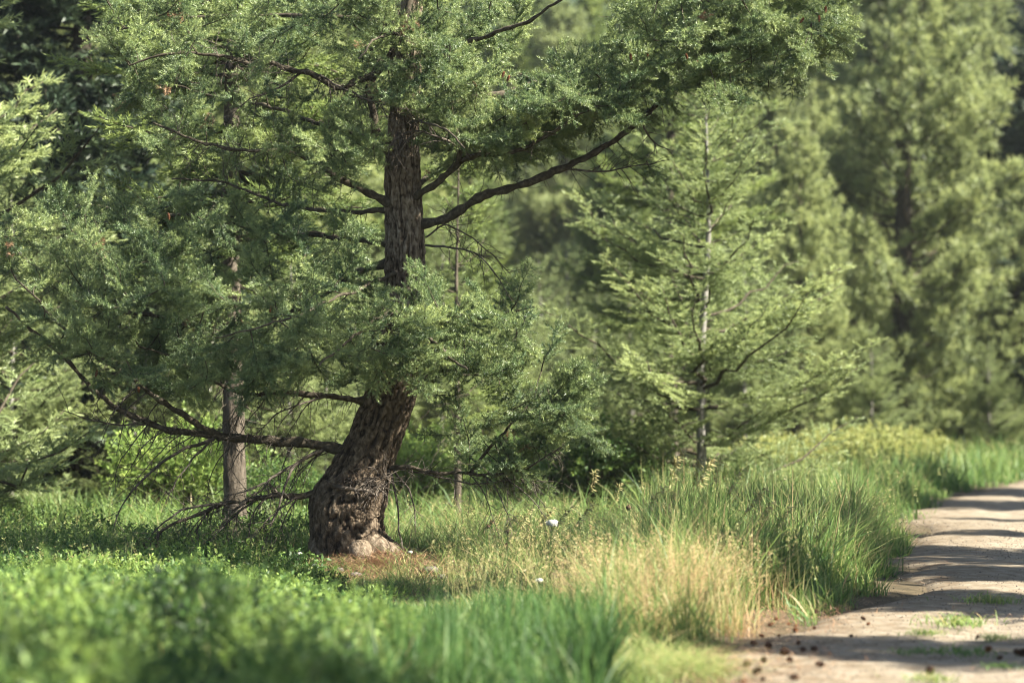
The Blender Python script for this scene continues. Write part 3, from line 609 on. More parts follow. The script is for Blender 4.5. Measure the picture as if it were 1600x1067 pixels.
put(young, 20, 24.5, 2.2, .78, 'small bright green fir low at the left edge', 'tree')
put(young, 205, 26.5, 4.2, .66, 'small bright green fir behind the dead lower twigs on the left', 'tree')
put(young, 455, 25.5, 1.6, .66, 'small green fir between the grey barked fir and the bulging trunk', 'tree')
k = 0
for px, d, pr, s in [(-140, 33, fir_a, 1), (20, 38, pine_a, .9), (230, 34, fir_a, .9), (330, 40, fir_b, 1), (430, 36, pine_b, 1), (540, 42, fir_a, 1.1), (640, 50, pine_a, 1), (730, 40, fir_a, .62), (800, 62, fir_b, 1.1),
                     (880, 58, pine_a, .9), (950, 46, fir_a, .7), (990, 70, fir_b, 1.1), (1130, 56, pine_b, 1.0), (1180, 68, pine_a, 1.0), (1240, 60, pine_b, .95), (1310, 75, fir_a, .9), (1480, 66, pine_b, 1.0), (1620, 72, pine_a, 1.05),
                     (1720, 60, fir_a, 1.1), (915, 64, fir_a, 1.35), (950, 80, fir_b, 1.2), (100, 55, fir_b, 1.1), (-250, 46, fir_b, 1), (280, 58, pine_a, 1), (450, 62, fir_b, 1.1), (590, 70, fir_a, 1.3), (720, 78, fir_b, 1.2), (860, 84, pine_a, 1.2), (1080, 84, fir_b, 1.1), (1800, 75, fir_b, 1.1), (1560, 88, fir_b, .8), (1400, 90, pine_a, .7)]:
    put(pr, px, d, rng.random() * 6, s, 'blurred conifer in the green wall of forest behind the nearer trees', 'tree', 'conifers of the forest behind'); k += 1
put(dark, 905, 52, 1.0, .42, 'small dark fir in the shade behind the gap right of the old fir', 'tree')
for px, d, pr, s, sx in [(845, 42, young, .8, 1), (888, 45, young, .9, 1), (830, 37, young, .55, 1), (930, 40, young, .7, 1), (985, 38, young, .75, 1), (1165, 36, young, .8, .9), (1215, 43, pine_b, .8, .7), (1275, 50, pine_b, 1.0, .65), (1330, 54, pine_a, .95, .6), (1362, 40, young, .55, 1.1),
                     (1375, 58, pine_b, 1.2, .6), (1448, 46, young, .7, 1), (1470, 56, pine_b, 1.1, .65), (1500, 47, pine_b, .5, 1), (1570, 54, pine_a, .85, .6), (1605, 58, pine_b, 1.0, .7), (1545, 44, young, .5, 1.1), (1640, 43, young, .6, 1.1), (760, 40, young, 1, 1), (690, 36, young, .9, 1), (560, 34, young, .8, 1),
                     (260, 30, young, .9, 1), (330, 27, young, .7, 1), (20, 29, young, 1.1, 1), (510, 30, young, .6, 1)]:
    put(pr, px, d, rng.random() * 6, s, 'slender sunlit young conifer blurred in front of the forest wall', 'tree', 'slender sunlit conifers before the forest', sx=sx)
def ordinal(k): return ['nearest', 'second nearest', 'third nearest', 'fourth nearest', 'fifth nearest', 'sixth nearest', 'seventh nearest', 'eighth nearest', 'ninth nearest'][k]
for grp, kind_ in (('conifers of the forest behind', 'blurred forest conifer'), ('slender sunlit conifers before the forest', 'slender sunlit blurred conifer')):
    zones = {}
    for o in COL.objects:
        if o.get('group') == grp:
            px = 800 + o.location.x / o.location.y * FPX
            zn = [z for lim, z in ((-20, 'beyond the left edge'), (300, 'behind the left foliage of the old fir'), (560, 'behind the grey barked fir'), (760, 'straight behind the bulging trunk'), (1000, 'in the bright gap right of the old fir'), (1190, 'behind the young fir'), (1320, 'between the young fir and the broad pine'), (1500, 'beside the broad pine'), (9999, 'by the right edge')) if px < lim][0]
            zones.setdefault(zn, []).append(o)
    for zn, os_ in zones.items():
        for k, o in enumerate(sorted(os_, key=lambda o: o.location.y)): o['label'] = (kind_ + ' ' + zn + (', ' + ordinal(k) + ' there' if len(os_) > 1 else ''))
# wooded slope far behind
for q in range(150):
    d = 105 + 140 * rng.random() ** .8; px = 700 + 1000 * rng.random() if q % 3 else -200 + 1000 * rng.random()
    put([fir_a, fir_b][q % 2], px, d, rng.random() * 6, .5 + .3 * rng.random(), 'tiny far conifer on the hazy wooded slope', 'tree', 'conifers on the far slope')
# trees on the sunny side of the track, outside the picture: their shade falls across it
for x, y, pr, s in [(7.2, 9.2, pine_b, .66), (6.4, 7.0, pine_b, .64), (8.9, 14.1, fir_b, (.55, .55, .86)), (8.0, 11.9, fir_b, (.5, .5, .98)), (8.6, 16.4, pine_b, .95), (9.2, 19.6, fir_a, .68), (10.2, 22.6, fir_a, .62), (12.0, 25.8, pine_a, .92), (13.0, 28.9, fir_a, 1.0), (12.2, 31, pine_b, .9), (18, 37, fir_a, 1.1), (7.2, 4.4, pine_b, .95), (8.2, 1.6, pine_a, .9), (10, -2, fir_b, .8)]:
    dup(pr, (x, y, -.03), rng.random() * 6, s, 'conifer on the sunny side of the dirt track, right of the picture', 'tree', 'conifers right of the track')

# ------------------------------------------------------------------ shrubs
def leaf_unit(n, L, ll, lw, seed):
    r = np.random.default_rng(seed); V, F, T = [], [], []
    for k in range(n):
        x = L * (.25 + .75 * (k + 1) / n); ph = r.random() * 6.28; d = nrm([.7, math.cos(ph), .8 * math.sin(ph)]); s = nrm(np.cross(d, r.normal(size=3))) * lw / 2; p = np.array([x, 0, 0]); l = ll * (.7 + .6 * r.random())
        c = nrm(np.cross(d, s)) * l * .12
        i = len(V); V += [p, p + d * l * .45 + s, p + d * l - c, p + d * l * .45 - s]; F += [(i, i + 1, i + 2), (i, i + 2, i + 3)]; T += [r.normal() * .1 + .2 * k / n] * 4
    i = len(V); V += [np.array([0, -.0015, 0]), np.array([0, .0015, 0]), np.array([L, 0, 0])]; F.append((i, i + 1, i + 2)); T += [0, 0, 0]
    return np.array(V), np.array(F), np.array(T)
U_LEAF = [leaf_unit(9, .16, .038, .022, s) for s in range(3)]
U_SMALL = [leaf_unit(10, .12, .024, .013, s + 5) for s in range(3)]
def shrub(name, rad, h, n, seed, mat, units, us):
    r = np.random.default_rng(seed); root = bpy.data.objects.new(name, None); COL.objects.link(root); tw, lf = Buf(), Buf(); PP, DD = [], []
    for k in range(n):
        az = r.random() * 6.28; rr_ = rad * r.random() ** .5; e = np.array([math.cos(az) * rr_, math.sin(az) * rr_, h * (.45 + .55 * r.random()) * (1.1 - .45 * (rr_ / rad) ** 2)])
        s = np.linspace(0, 1, 7)[:, None]; a = np.array([e[0] * .2, e[1] * .2, -.03]); L = a + (e - a) * s * [1, 1, 1] + (1 - s) * s * np.array([-e[0], -e[1], h]) * .4
        tube(tw, L, np.linspace(.008, .002, 7), 4)
        m = 10; t = .3 + .7 * r.random(m); p = np.stack([np.interp(t, s[:, 0], L[:, c]) for c in range(3)], -1)
        PP.append(p); DD.append(nrm(nrm(e - a) * .5 + r.normal(size=(m, 3)) * .8 + [0, 0, .35]))
    PP = np.concatenate(PP); DD = np.concatenate(DD); n = len(PP)
    scatter(lf, units, PP, DD, nrm(r.normal(size=(n, 3)) + [0, 0, 1]), us * (.7 + .6 * r.random(n)), .4 + r.normal(size=n) * .15)
    build_multi('foliage', [(lf, M[mat]), (tw, M['limb'])], root); return root
sh_g = shrub('leafy_shrub', .9, 1.1, 150, 31, 'leaf', U_LEAF, 1.1)
sh_b = shrub('leafy_shrub', .9, 1.1, 150, 33, 'sunlit_leaf', U_LEAF, 1.1)
sh_y = shrub('yellow_shrub', .9, .75, 130, 32, 'yellow_leaf', U_LEAF, 1.2)
put(sh_g, 930, 24.5, 0, 1, 'dark green leafy bush between the old fir and the young fir', 'shrub')
put(sh_g, 800, 27, 1, .8, 'smaller green bush behind the right low branch of the old fir', 'shrub')
put(sh_b, 0, 27, 2, 1.4, 'bright leafy bush low at the left edge', 'shrub')
put(sh_b, 160, 28, 3, 1.3, 'leafy bush behind the dead drooping twigs at left', 'shrub')
put(sh_b, 290, 23.5, 4, .9, 'leafy bush left of the grey barked fir', 'shrub')
put(sh_g, 430, 22, 5, .6, 'leafy bush right of the grey barked fir', 'shrub')
put(sh_b, 640, 26, 2.5, .9, 'leafy bush behind the bulging trunk', 'shrub')
for q, (px, d, s) in enumerate([(1215, 31, .9), (1280, 32.5, 1.0), (1345, 35, 1.05), (1415, 38, 1.0), (1170, 29, .7)]):
    put(sh_y, px, d, q, s, ['yellow green shrub second from left in the row below the pines', 'yellow green shrub in the middle of the row below the pines', 'yellow green shrub second from right in the row below the pines', 'rightmost yellow green shrub of the row below the pines', 'leftmost yellow green shrub just right of the young fir'][q], 'shrub')
for q, px in enumerate([850, 890]):
    put(sh_y, px, 44 + q * 3, q + 3, 1.3, 'yellowish shrub far behind in the gap right of the old fir, ' + ['left one', 'right one'][q], 'shrub')

# ------------------------------------------------------------------ grass
def blades(buf, x, y, h, wd, bend, az, tint, z=None, dtip=.12, droot=0):
    n = len(x); z = ground(x, y) - .02 if z is None else z
    t = np.array([0, .35, .7, 1.]); P0 = np.stack([x, y, z], -1); ld = np.stack([np.cos(az), np.sin(az), 0 * az], -1)
    C = P0[:, None] + ld[:, None] * (bend * h)[:, None, None] * (t ** 2)[None, :, None] + np.array([0, 0, 1]) * (h[:, None] * (t[None] - .35 * np.minimum(bend, 1.2)[:, None] * t[None] ** 2))[..., None]
    fa = rng.random(n) * np.pi; sv = np.stack([np.cos(fa), np.sin(fa), 0 * fa], -1) * (wd / 2)[:, None]
    ww = np.array([.8, 1, .7])
    Lf = C[:, :3] - sv[:, None] * ww[None, :, None]; Rt = C[:, :3] + sv[:, None] * ww[None, :, None]
    V = np.concatenate([Lf, Rt, C[:, 3:]], 1); F = np.array([(0, 3, 1), (3, 4, 1), (1, 4, 2), (4, 5, 2), (2, 5, 6)])
    FF = (F[None] + (np.arange(n) * 7)[:, None, None]).reshape(-1, 3)
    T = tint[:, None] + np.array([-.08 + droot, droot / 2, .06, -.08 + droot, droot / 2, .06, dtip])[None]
    buf.add(V.reshape(-1, 3), FF, None, T.ravel())
    return C[:, 3]
def scat(n, x0, x1, y0, y1, pxr=None):
    """points evenly over the ground inside the camera's fan"""
    y = np.sqrt(y0 ** 2 + rng.random(n) * (y1 ** 2 - y0 ** 2)); px = x0 + rng.random(n) * (x1 - x0)
    return (px - 800) / FPX * y, y, px
def keep_off_road(x, y, m=0.0):
    return x < xl(y) - m + (noise(np.stack([y * 2.2, x * 0, x * 0], -1), 3) - .5) * .5
def hlimit(x, y):
    px = 800 + x / y * FPX; line = np.interp(px, [-200, 380, 470, 520, 680, 790, 930, 960], [872, 882, 918, 928, 922, 898, 905, 700])
    return np.where((y < 16.6) & (px < 950), np.maximum(.06, CAMZ - (line - 640) * y / FPX), 9)
gb = Buf()
def grass(n, x0, x1, y0, y1, h, wd, tint, bend=.5, az=None, hv=.3, clump=True, tv=.08, off=0.0, limit=True):
    x, y, px = scat(n, x0, x1, y0, y1)
    m = keep_off_road(x, y, off); cl = noise(np.stack([x * 3, y * 3, x * 0], -1), 12)
    cl2 = noise(np.stack([x * 7, y * 4, x * 0], -1), 15)
    if clump: m &= rng.random(n) < np.clip(.10 + 2.4 * (.5 * cl + .5 * cl2 - .28), .05, 1)
    m &= (((x - base[0] - .08) / .38) ** 2 + ((y - 16.35) / .34) ** 2 > 1) | (rng.random(n) < .5)
    x, y, px, cl = x[m], y[m], px[m], cl[m]; n = len(x)
    h = h * np.where((px > 440) & (px < 740) & (y > 12) & (y < 16.9), .6, 1)
    hh = h * (.5 + .6 * cl + rng.normal(size=n) * hv * .5); hh = np.clip(hh, .03, h * 1.6)
    hh = np.minimum(hh, hlimit(x, y) * (.55 + .75 * rng.random(n)) if limit else 9); hh *= np.clip((xl(y) - x) / .35, .35, 1)
    a = rng.random(n) * 6.28 if az is None else az + rng.normal(size=n) * .9 + 9 * (noise(np.stack([x * 4, y * 3, x * 0], -1), 17) - .5)
    big = noise(np.stack([x * .8, y * .8, x * 0], -1), 14)
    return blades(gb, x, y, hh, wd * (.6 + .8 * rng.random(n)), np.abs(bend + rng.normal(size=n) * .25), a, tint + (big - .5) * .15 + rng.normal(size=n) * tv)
# foreground green blades
grass(11000, 470, 950, 8.2, 13.0, .36, .0085, .22, .35, hv=.7, tv=.17, clump=False)
grass(6000, 500, 960, 9.0, 13.5, .18, .006, .40, .6, hv=.6, tv=.15)
grass(5000, 880, 1130, 9.4, 11.8, .16, .004, .60, .9, hv=.6, tv=.12)
grass(5000, -60, 640, 6.6, 11, .42, .006, .48, .6, hv=.8, tv=.2, clump=False)
grass(12000, -60, 560, 7.5, 15.5, .30, .007, .42, .5, hv=.7, tv=.16)
# around the base and mid ground left
grass(16000, -60, 620, 11.2, 16, .24, .0048, .46, .7, hv=.8, tv=.17)
grass(24000, -60, 620, 15, 22, .30, .0052, .52, .7, hv=.8, tv=.16)
grass(18000, 600, 1020, 13.5, 22, .34, .0042, .55, .8, hv=.8, tv=.14)
grass(7000, 620, 1000, 12.2, 16, .30, .0033, .70, 1.0, hv=.8, tv=.10)
grass(24000, -80, 1150, 20, 34, .42, .010, .50, .6, hv=.6, tv=.12)
# the bank by the track
grass(34000, 1000, 1420, 12.6, 22, .48, .007, .49, .4, az=.2, hv=.8, tv=.18)
grass(5000, 980, 1420, 12.6, 22, .42, .015, .40, .8, hv=.7, tv=.15)
grass(6000, 960, 1420, 12.6, 18, .50, .004, .60, .8, az=.1, hv=.9, tv=.12)
grass(24000, 1100, 1600, 21, 33, .50, .011, .46, .5, hv=.6, tv=.13)
grass(22000, 1250, 1750, 32, 46, .55, .018, .46, .4, hv=.6, tv=.12)
grass(6000, 470, 800, 13.0, 16.6, .14, .0038, .56, .9, hv=.9, tv=.18, clump=False)
grass(4500, 600, 860, 14.6, 17.5, .26, .0038, .58, .8, hv=.8, tv=.18, clump=False, limit=False)
grass(2600, 380, 640, 14.8, 16.1, .17, .0040, .50, .8, hv=.8, tv=.18, clump=False, limit=False)
# straw clumps thinning out into the green
grass(5500, 930, 1160, 11.2, 14.5, .42, .005, .52, .5, hv=.8, tv=.15, limit=False)
for q in range(17):
    cy_ = 11.2 + 3.2 * rng.random(); cx_ = 1050 + rng.normal() * 85; x0_ = min((cx_ - 800) / FPX * cy_, float(xl(cy_)) - .12)
    n_ = int(40 + 70 * rng.random()); h_ = (.26 + .26 * rng.random()) * (1.1 if cy_ > 12 else .75); tn = .78 + .16 * rng.random(); ln_ = rng.random() * 6.28
    blades(gb, x0_ + rng.normal(size=n_) * .07, cy_ + rng.normal(size=n_) * .08, h_ * (.3 + .9 * rng.random(n_)), .003 + .0035 * rng.random(n_), np.abs(.4 + rng.normal(size=n_) * .4), ln_ + rng.normal(size=n_) * 1.3, tn - .06 + rng.normal(size=n_) * .09, dtip=.0, droot=.22)
n_ = 380; cy_ = 11.4 + 2.4 * rng.random(n_); x0_ = (1050 + rng.normal(size=n_) * 55 - 800) / FPX * cy_
blades(gb, x0_, cy_, .36 + .22 * rng.random(n_), .0026 + 0 * x0_, .06 + .2 * rng.random(n_), rng.random(n_) * 6.28, .95 + rng.normal(size=n_) * .05, dtip=-.05)
# pale tuft at the near corner of the verge
n_ = 1500; blades(gb, (1065 - 800) / FPX * 10.2 + rng.normal(size=n_) * .12, 10.2 + rng.normal(size=n_) * .2, .15 * (.4 + rng.random(n_)), .0025 + .001 * rng.random(n_), 1.1 + rng.random(n_) * .8, rng.random(n_) * 6.28, .70 + rng.normal(size=n_) * .07)
SP = (np.array([[0, 0, 0], [.007, .0022, 0], [.007, -.0022, 0], [.016, 0, 0]]), np.array([(0, 1, 2), (1, 3, 2)]), np.zeros(4))
for n_, a_, b_, c_, d_, h_, tn in [(1100, 620, 1130, 12.2, 19, .46, .76), (800, 1000, 1420, 12.4, 22, .56, .70), (900, -60, 620, 14, 20, .34, .70), (500, 900, 1150, 11.3, 13.6, .46, .84), (600, 1150, 1700, 22, 40, .68, .70)]:
    x, y, px = scat(n_, a_, b_, c_, d_); m = keep_off_road(x, y, .03) & ~((px > 440) & (px < 700) & (y < 16.9)); x, y = x[m], y[m]; n = len(x)
    tip = blades(gb, x, y, h_ * (.6 + .6 * rng.random(n)), .0022 * (1 + (y > 20)) + 0 * x, .15 + .5 * rng.random(n), rng.random(n) * 6.28, tn + rng.normal(size=n) * .05)
    for q in range(12):
        f = rng.random(n)[:, None]; p = tip - np.array([0, 0, .085]) * f + rng.normal(size=(n, 3)) * .004
        place(gb, SP, p, nrm(rng.normal(size=(n, 3)) * .8 + [.2, 0, .2]), nrm(rng.normal(size=(n, 3))), (.8 + .6 * rng.random(n)) * (1 + .5 * (y > 20)), tn + .06 + rng.normal(size=n) * .06)
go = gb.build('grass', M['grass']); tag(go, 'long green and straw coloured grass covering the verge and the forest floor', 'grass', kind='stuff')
print('grass verts', gb.n)

# leafy undergrowth in the foreground left
ub = Buf(); cx_, cy_, cpx = scat(470, -120, 640, 6.2, 15.8)
for q in range(len(cx_)):
    if rng.random() > np.clip((660 - cpx[q]) / 200, .12, 1): continue
    if 465 < cpx[q] < 740 and cy_[q] > 11.8 and rng.random() < .85: continue
    R_ = .10 + .24 * rng.random(); hc = np.interp(cy_[q], [6.2, 8.5, 12.5, 15.5], [.46, .40, .24, .15]) * (.3 + .9 * rng.random()); n = int(170 * (R_ / .2) ** 1.5 * (1 if cy_[q] < 11 else .6))
    hc = min(hc, float(hlimit(np.array([cx_[q]]), np.array([cy_[q]]))[0]) * (.45 + .75 * rng.random()))
    v = nrm(rng.normal(size=(n, 3))); v[:, 2] = np.abs(v[:, 2]); rr_ = rng.random(n) ** .35
    p = v * rr_[:, None] * [R_, R_ * 1.1, hc] + [cx_[q], cy_[q], float(ground(cx_[q], cy_[q]))]
    tn = .42 + rng.normal() * .24; big = rng.random() < .35; us_ = .5 + .6 * rng.random()
    scatter(ub, U_LEAF if big else U_SMALL, p, nrm(v + rng.normal(size=(n, 3)) * .5 + [0, 0, .3]), nrm(rng.normal(size=(n, 3))), us_ * (.6 + .5 * rng.random(n)), tn + rng.normal(size=n) * .1)
x, y, px = scat(2600, -80, 520, 12.5, 22); hh0 = ((px > 440) & (y < 17)); x, y = x[~hh0], y[~hh0]; n = len(x); z = ground(x, y); hh = np.interp(y, [13.5, 17], [.35, 1]) * (.08 + .34 * noise(np.stack([x * 2, y * 2, x * 0], -1), 25))
for q in range(3):
    scatter(ub, U_SMALL, np.stack([x, y, z + hh * q / 3], -1), nrm(np.stack([rng.normal(size=n) * .6, rng.normal(size=n) * .6, .8 + 0 * x], -1)), nrm(rng.normal(size=(n, 3))), .8 + .5 * rng.random(n), .5 + rng.normal(size=n) * .15)
uo = ub.build('undergrowth', M['leaf']); tag(uo, 'low leafy undergrowth spreading over the lower left', 'undergrowth', kind='stuff')

# fallen needles round the trunk and along the edge of the track
lb = Buf()
n = 9000; a = rng.random(n) * 6.28; r_ = rng.random(n) ** .8 * (.7 + .6 * noise(np.stack([np.cos(a) * 2, np.sin(a) * 2, a * 0], -1), 61))
x = base[0] + .16 + np.cos(a) * r_ * .6; y = 16.05 + np.sin(a) * r_ * .6
x2, y2, _ = scat(9000, 1050, 1330, 9.3, 14.5); m = (x2 > xl(y2) - .25) & (rng.random(9000) < np.exp(-np.abs(x2 - xl(y2)) / .3)); x3, y3, _ = scat(3500, 1130, 1640, 9.3, 22); m3 = (x3 > xl(y3)) & (noise(np.stack([x3 * 2, y3 * 2, x3 * 0], -1), 44) > .5); x = np.r_[x, x2[m], x3[m3]]; y = np.r_[y, y2[m], y3[m3]]; n = len(x)
z = np.maximum(ground(x, y), -1) + .012 + .02 * rng.random(n); z = np.where(x > xl(y), .022, z)
a = rng.random(n) * 6.28; d = np.stack([np.cos(a), np.sin(a), rng.normal(size=n) * .2], -1)
T1 = (np.array([[-.0014, 0, 0], [.0014, 0, 0], [0, 0, 0]]) * 0 + np.array([[0, -.0016, 0], [0, .0016, 0], [.055, 0, .004]]), np.array([[0, 1, 2]]), np.zeros(3))
place(lb, T1, np.stack([x, y, z], -1), d, np.repeat([[0, 0, 1.]], n, 0), .6 + .8 * rng.random(n), .55 + rng.normal(size=n) * .25)
lo = lb.build('needle_litter', M['litter']); tag(lo, 'orange brown fallen needles round the trunk and along the track edge', 'needles', kind='stuff')
# gravel on the track
sb = Buf(); x, y, _ = scat(16000, 1080, 1650, 9.0, 24); m = (x > xl(y) + .02); x, y = x[m], y[m]; n = len(x)
oc = np.array([[1, 0, 0], [0, 1, 0], [-1, 0, 0], [0, -1, 0], [0, 0, .7], [0, 0, -.5]]) * .006; of = np.array([(0, 1, 4), (1, 2, 4), (2, 3, 4), (3, 0, 4), (1, 0, 5), (2, 1, 5), (3, 2, 5), (0, 3, 5)])
place(sb, (oc, of, np.zeros(6)), np.stack([x, y, .014 + 0 * x], -1), nrm(np.stack([rng.normal(size=n), rng.normal(size=n), .1 * rng.normal(size=n)], -1)), np.repeat([[0, 0, 1.]], n, 0), .35 + .9 * rng.random(n) ** 4, .4 + 0 * x)
tag(sb.build('gravel', M['stone']), 'small pale grit scattered over the dirt track', 'gravel', kind='stuff')

# tall grass stems with seed heads
def seedstem(seed, h, lean):
    r = np.random.default_rng(seed); root = bpy.data.objects.new('seeding_grass', None); COL.objects.link(root); st, hd = Buf(), Buf()
    t = np.linspace(0, 1, 14); L = np.stack([lean * h * t ** 2.2, 0 * t, h * (t - .08 * t ** 4)], -1); tube(st, L, np.linspace(.0022, .001, 14), 4, .62)
    n = 40; tt = .78 + .22 * np.arange(n) / n; ps = np.stack([np.interp(tt, t, L[:, c]) for c in range(3)], -1); a = r.random(n) * 6.28
    d = nrm(np.stack([np.cos(a) * .6 + .5, np.sin(a) * .6, .3 - r.random(n) * .8], -1))
    V = np.array([[0, 0, 0], [.02, .0045, 0], [.02, -.0045, 0], [.045, 0, 0], [.02, 0, .004]]); F = np.array([(0, 1, 4), (0, 4, 2), (1, 3, 4), (4, 3, 2), (0, 2, 1), (1, 2, 3)])
    place(hd, (V, F, np.zeros(5)), ps, d, np.repeat([[0, 0, 1.]], n, 0), .8 + .5 * r.random(n), .4 + .5 * r.random(n))
    st.build('stem', M['grass'], root); hd.build('seed_head', M['seed'], root); return root
ss_ = [seedstem(1, .95, .12), seedstem(2, .85, .22), seedstem(3, .6, .35)]
sl_list = [(1034, 13.6, 0, 1.0), (1046, 13.8, 0, 1.05), (1060, 13.7, 1, 1.1), (1072, 13.9, 0, .97), (1096, 13.9, 0, 1.0), (1108, 14.1, 1, 1.0), (1018, 13.8, 1, .86), (1130, 14.3, 2, 1.2), (912, 15.2, 0, .88), (948, 15.8, 0, .75), (840, 15, 2, 1), (815, 15.3, 2, .95), (870, 14.6, 2, 1.05), (795, 15.5, 2, .9), (1155, 13.8, 2, 1.1), (1190, 14.2, 2, 1), (985, 14.5, 2, 1.2), (1250, 14.6, 2, .8), (730, 15.2, 2, .85), (765, 14.9, 2, .9)]
where = ['tallest green seed stems standing by the straw clump'] * 7
for q, (px, d, kk, s) in enumerate(sl_list):
    lab = 'tall grass stem with feathery seed head rising in front of the young fir' if q < 8 else 'slender grass stem with drooping seed head in the long grass right of the trunk' if px < 980 else 'slender grass stem with arching seed head on the grassy bank by the track'
    grp = 'tall seeding stems before the young fir' if q < 8 else 'seeding stems right of the trunk' if px < 980 else 'seeding stems on the bank'
    put(ss_[kk], px, d, rng.normal() * .6, s, lab, 'grass stem', grp)

# wildflowers and dried heads
def flower(name, h, mat, r_, n, seed, flat):
    r = np.random.default_rng(seed); root = bpy.data.objects.new(name, None); COL.objects.link(root); st, hd = Buf(), Buf()
    t = np.linspace(0, 1, 8); L = np.stack([.06 * h * t ** 2, 0 * t, h * t], -1); tube(st, L, .0016, 4, .4)
    for k in range(n):
        v = nrm(r.normal(size=3)); v[2] = abs(v[2]) * flat if flat < 1 else v[2]; c = L[-1] + v * r_ * (.5 + .5 * r.random()); s = r_ * .38
        ph = np.arange(6) * np.pi / 3; e = nrm(np.cross(v, [.3, .1, .9])); f = np.cross(nrm(v), e)
        ring = c + s * (np.cos(ph)[:, None] * e + np.sin(ph)[:, None] * f); hd.add(np.vstack([ring, c + nrm(v) * s * .5]), [(i, (i + 1) % 6, 6) for i in range(6)], None, r.random())
        if k % 4 == 0: tube(st, np.array([L[-2], c]), .0009, 3, .4)
    st.build('stem', M['grass'], root); hd.build('blossom' if mat == 'petal' else 'dry_head', M[mat], root); return root
wf = flower('wildflower', .42, 'petal', .045, 46, 3, .5)
for q, (px, d, s, lab) in enumerate([(857, 15.3, 1.0, 'large white wildflower cluster in the grass right of the trunk'), (467, 15.8, .42, 'small white flower low left of the bulging trunk'), (642, 15.9, .38, 'small pale flower close beside the trunk foot on its right'), (846, 13.2, .5, 'white blossom low in front of the largest flower cluster')]):
    put(wf, px, d, q, s, lab, 'flower')
df = flower('dried_flower', .40, 'dark_cone', .014, 40, 4, 2)
for q, (px, d, s, lab) in enumerate([(757, 15.4, 1, 'dried brown flower head, left one of the close pair right of the trunk'), (765, 15.5, 1.05, 'dried brown flower head, right one of the close pair right of the trunk'), (795, 15.2, .95, 'lone dark dried flower head right of the close pair'), (796, 15, .8, 'lowest dark dried flower head in the pale grass'), (986, 15.5, 1.25, 'dried round flower head standing high near the seeding stems')]):
    put(df, px, d, q, s, lab, 'flower')

# cones lying on the track
cb = cone_mesh(.055, .036, 8)
proto = cb.build('pine_cone', M['cone']); protod = cone_mesh(.06, .045, 9).build('pine_cone', M['dark_cone'])
def on_road(px, py, lift=.02):
    d = (CAMZ - lift) * FPX / (py - 640); return (px - 800) / FPX * d, d, lift
CN = [(1215, 967, 0, 1), (1199, 976, 0, 1), (1228, 974, 0, .9), (1240, 978, 0, .8), (1244, 984, 0, 1.2), (1268, 981, 0, .8), (1245, 1003, 0, 1.1), (1213, 992, 0, .7), (1193, 993, 0, 1.0), (1246, 1003, 1, .6), (1266, 1013, 1, 1.1), (1248, 1014, 1, 1), (1228, 1010, 0, .7),
      (1296, 1020, 0, .7), (1351, 967, 1, .9), (1352, 974, 0, .8), (1275, 956, 1, 1), (1332, 991, 1, .7), (1200, 1012, 1, 1.5), (1217, 1019, 1, 1.5), (1192, 1032, 1, 1.2), (1286, 1038, 1, 1.2), (1247, 1057, 1, 1.2), (1175, 1051, 1, 1.3), (1165, 1064, 0, 1), (1190, 1060, 1, .8),
      (1455, 1047, 1, 1.6), (1538, 1017, 0, 1.5), (1555, 1027, 1, .9), (1596, 1018, 1, 1.8), (1524, 994, 0, .9), (1590, 1020, 1, 1.2), (1164, 1040, 1, 1.4), (1230, 1030, 1, 1.2), (1181, 1005, 1, 1.2)]
CN = list(dict.fromkeys(CN)); first = {0: True, 1: True}
for q, (px, py, k, s) in enumerate(CN):
    x, y, z = on_road(px, py); pr = (proto, protod)[k]
    o = pr if first[k] else pr.copy()
    if not first[k]: COL.objects.link(o)
    first[k] = False; tz = rng.random() * 6.28
    s_ = s; s = s * .5; o.location = (x, y, .014 + .016 * s); o.scale = (s,) * 3; s = s_; o.rotation_euler = (R(80 + 15 * rng.normal()), rng.random() * .5, tz)
    if s >= 1.5 and px > 1400: lab = {1455: 'large dark cone lying alone near the bottom right of the track', 1538: 'large brown cone beside the green weeds on the track', 1596: 'biggest dark cone at the right edge of the picture'}[px]; grp = None
    elif k: lab, grp = 'weathered dark cone on the dirt track', 'dark cones on the track'
    else: lab, grp = 'reddish brown fallen cone on the dirt track', 'brown cones on the track'
    for kk in ('group',):
        if kk in o: del o[kk]
    tag(o, lab, 'pine cone', grp)

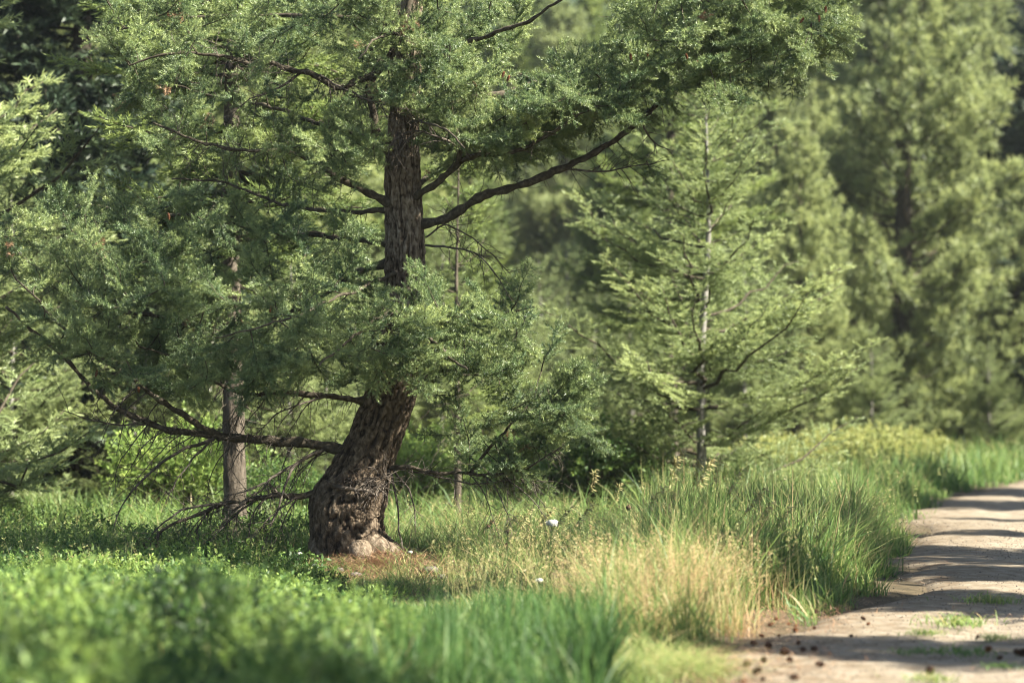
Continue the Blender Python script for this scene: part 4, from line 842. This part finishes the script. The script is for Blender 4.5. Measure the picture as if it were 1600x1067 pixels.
# weeds on the track
def weed(seed, n, rad, h, mat='grass', tint=.45):
    r = np.random.default_rng(seed); b = Buf(); x = r.normal(size=n) * rad; y = r.normal(size=n) * rad * 1.2
    blades(b, x, y, h * (.3 + .8 * r.random(n)), .0035 + .003 * r.random(n), .5 + .8 * r.random(n), r.random(n) * 6.28, tint + r.normal(size=n) * .1, z=np.zeros(n))
    o = b.build('weed_tuft', M[mat]); return o
wd = [weed(1, 190, .07, .07, tint=.6), weed(2, 150, .06, .035, tint=.42)]; seen = set()
for q, (px, py, k, s, lab) in enumerate([(1495, 975, 0, 1.3, 'bright grass tuft in the sun in the middle of the track'), (1540, 940, 0, 1.2, 'faint grass tuft furthest along the track'), (1440, 990, 0, .7, 'small grass tuft left of the bright one on the track'), (1550, 998, 0, .7, 'small weed right of the bright tuft on the track'),
                                         (1500, 1020, 1, 1.5, 'dark weed patch in the shade on the track'), (1430, 1018, 1, .8, 'low dark weed left of the shaded patch'), (1560, 1040, 1, .8, 'low dark weed near the largest cone at the right edge'), (1450, 1062, 0, .8, 'grass tuft on the track at the bottom edge')]):
    x, y, z = on_road(px, py, .01); o = wd[k]
    if k in seen: o = wd[k].copy(); COL.objects.link(o)
    seen.add(k); o.location = (x, y, .01); o.scale = (s,) * 3; o.rotation_euler = (0, 0, q); tag(o, lab, 'weed')

# stones by the foot of the trunk
def stone(px, py, d, s, seed, lab):
    r = np.random.default_rng(seed); b = Buf(); u = np.linspace(0, 2 * np.pi, 16, endpoint=False); v = np.linspace(.02, np.pi - .02, 10)
    U_, V_ = np.meshgrid(u, v); p = np.stack([np.sin(V_) * np.cos(U_), np.sin(V_) * np.sin(U_), np.cos(V_) * .65], -1); p = p * (1 + .5 * (noise(p * 2 + seed, seed)[..., None] - .5))
    i = np.arange(9)[:, None] * 16; j = np.arange(16)[None]; j2 = (j + 1) % 16
    b.add(p.reshape(-1, 3) * s, None, np.stack([i + j, i + 16 + j, i + 16 + j2, i + j2], -1).reshape(-1, 4)); o = b.build('stone', M['stone']); c = P(px, py, d)
    o.location = (c[0], c[1], float(ground(c[0], c[1])) + s * .3); tag(o, lab, 'stone')
stone(556, 912, 15.75, .04, 1, 'pale stone at the left of the trunk foot')
stone(530, 908, 15.9, .03, 2, 'small pale stone leftmost by the trunk foot')
stone(672, 918, 15.9, .05, 3, 'larger grey stone right of the trunk foot')
stone(690, 926, 15.7, .035, 4, 'small grey stone in front of the larger one')

# air between here and the slope
hz = Buf(); X0, X1, Y0, Y1, Z0, Z1 = -155, 175, -45, 310, -3, 86
hz.add([(X0, Y0, Z0), (X1, Y0, Z0), (X1, Y1, Z0), (X0, Y1, Z0), (X0, Y0, Z1), (X1, Y0, Z1), (X1, Y1, Z1), (X0, Y1, Z1)], None, [(0, 3, 2, 1), (4, 5, 6, 7), (0, 1, 5, 4), (1, 2, 6, 5), (2, 3, 7, 6), (3, 0, 4, 7)])
hm, t, out = newmat('haze'); pv = t.nodes.new('ShaderNodeVolumePrincipled'); pv.inputs['Color'].default_value = (.85, .9, .95, 1); pv.inputs['Density'].default_value = .0004; pv.inputs['Anisotropy'].default_value = .3
t.links.new(pv.outputs[0], out.inputs['Volume'])
tag(hz.build('haze', hm), 'thin pale air over the whole place', 'haze', kind='stuff')
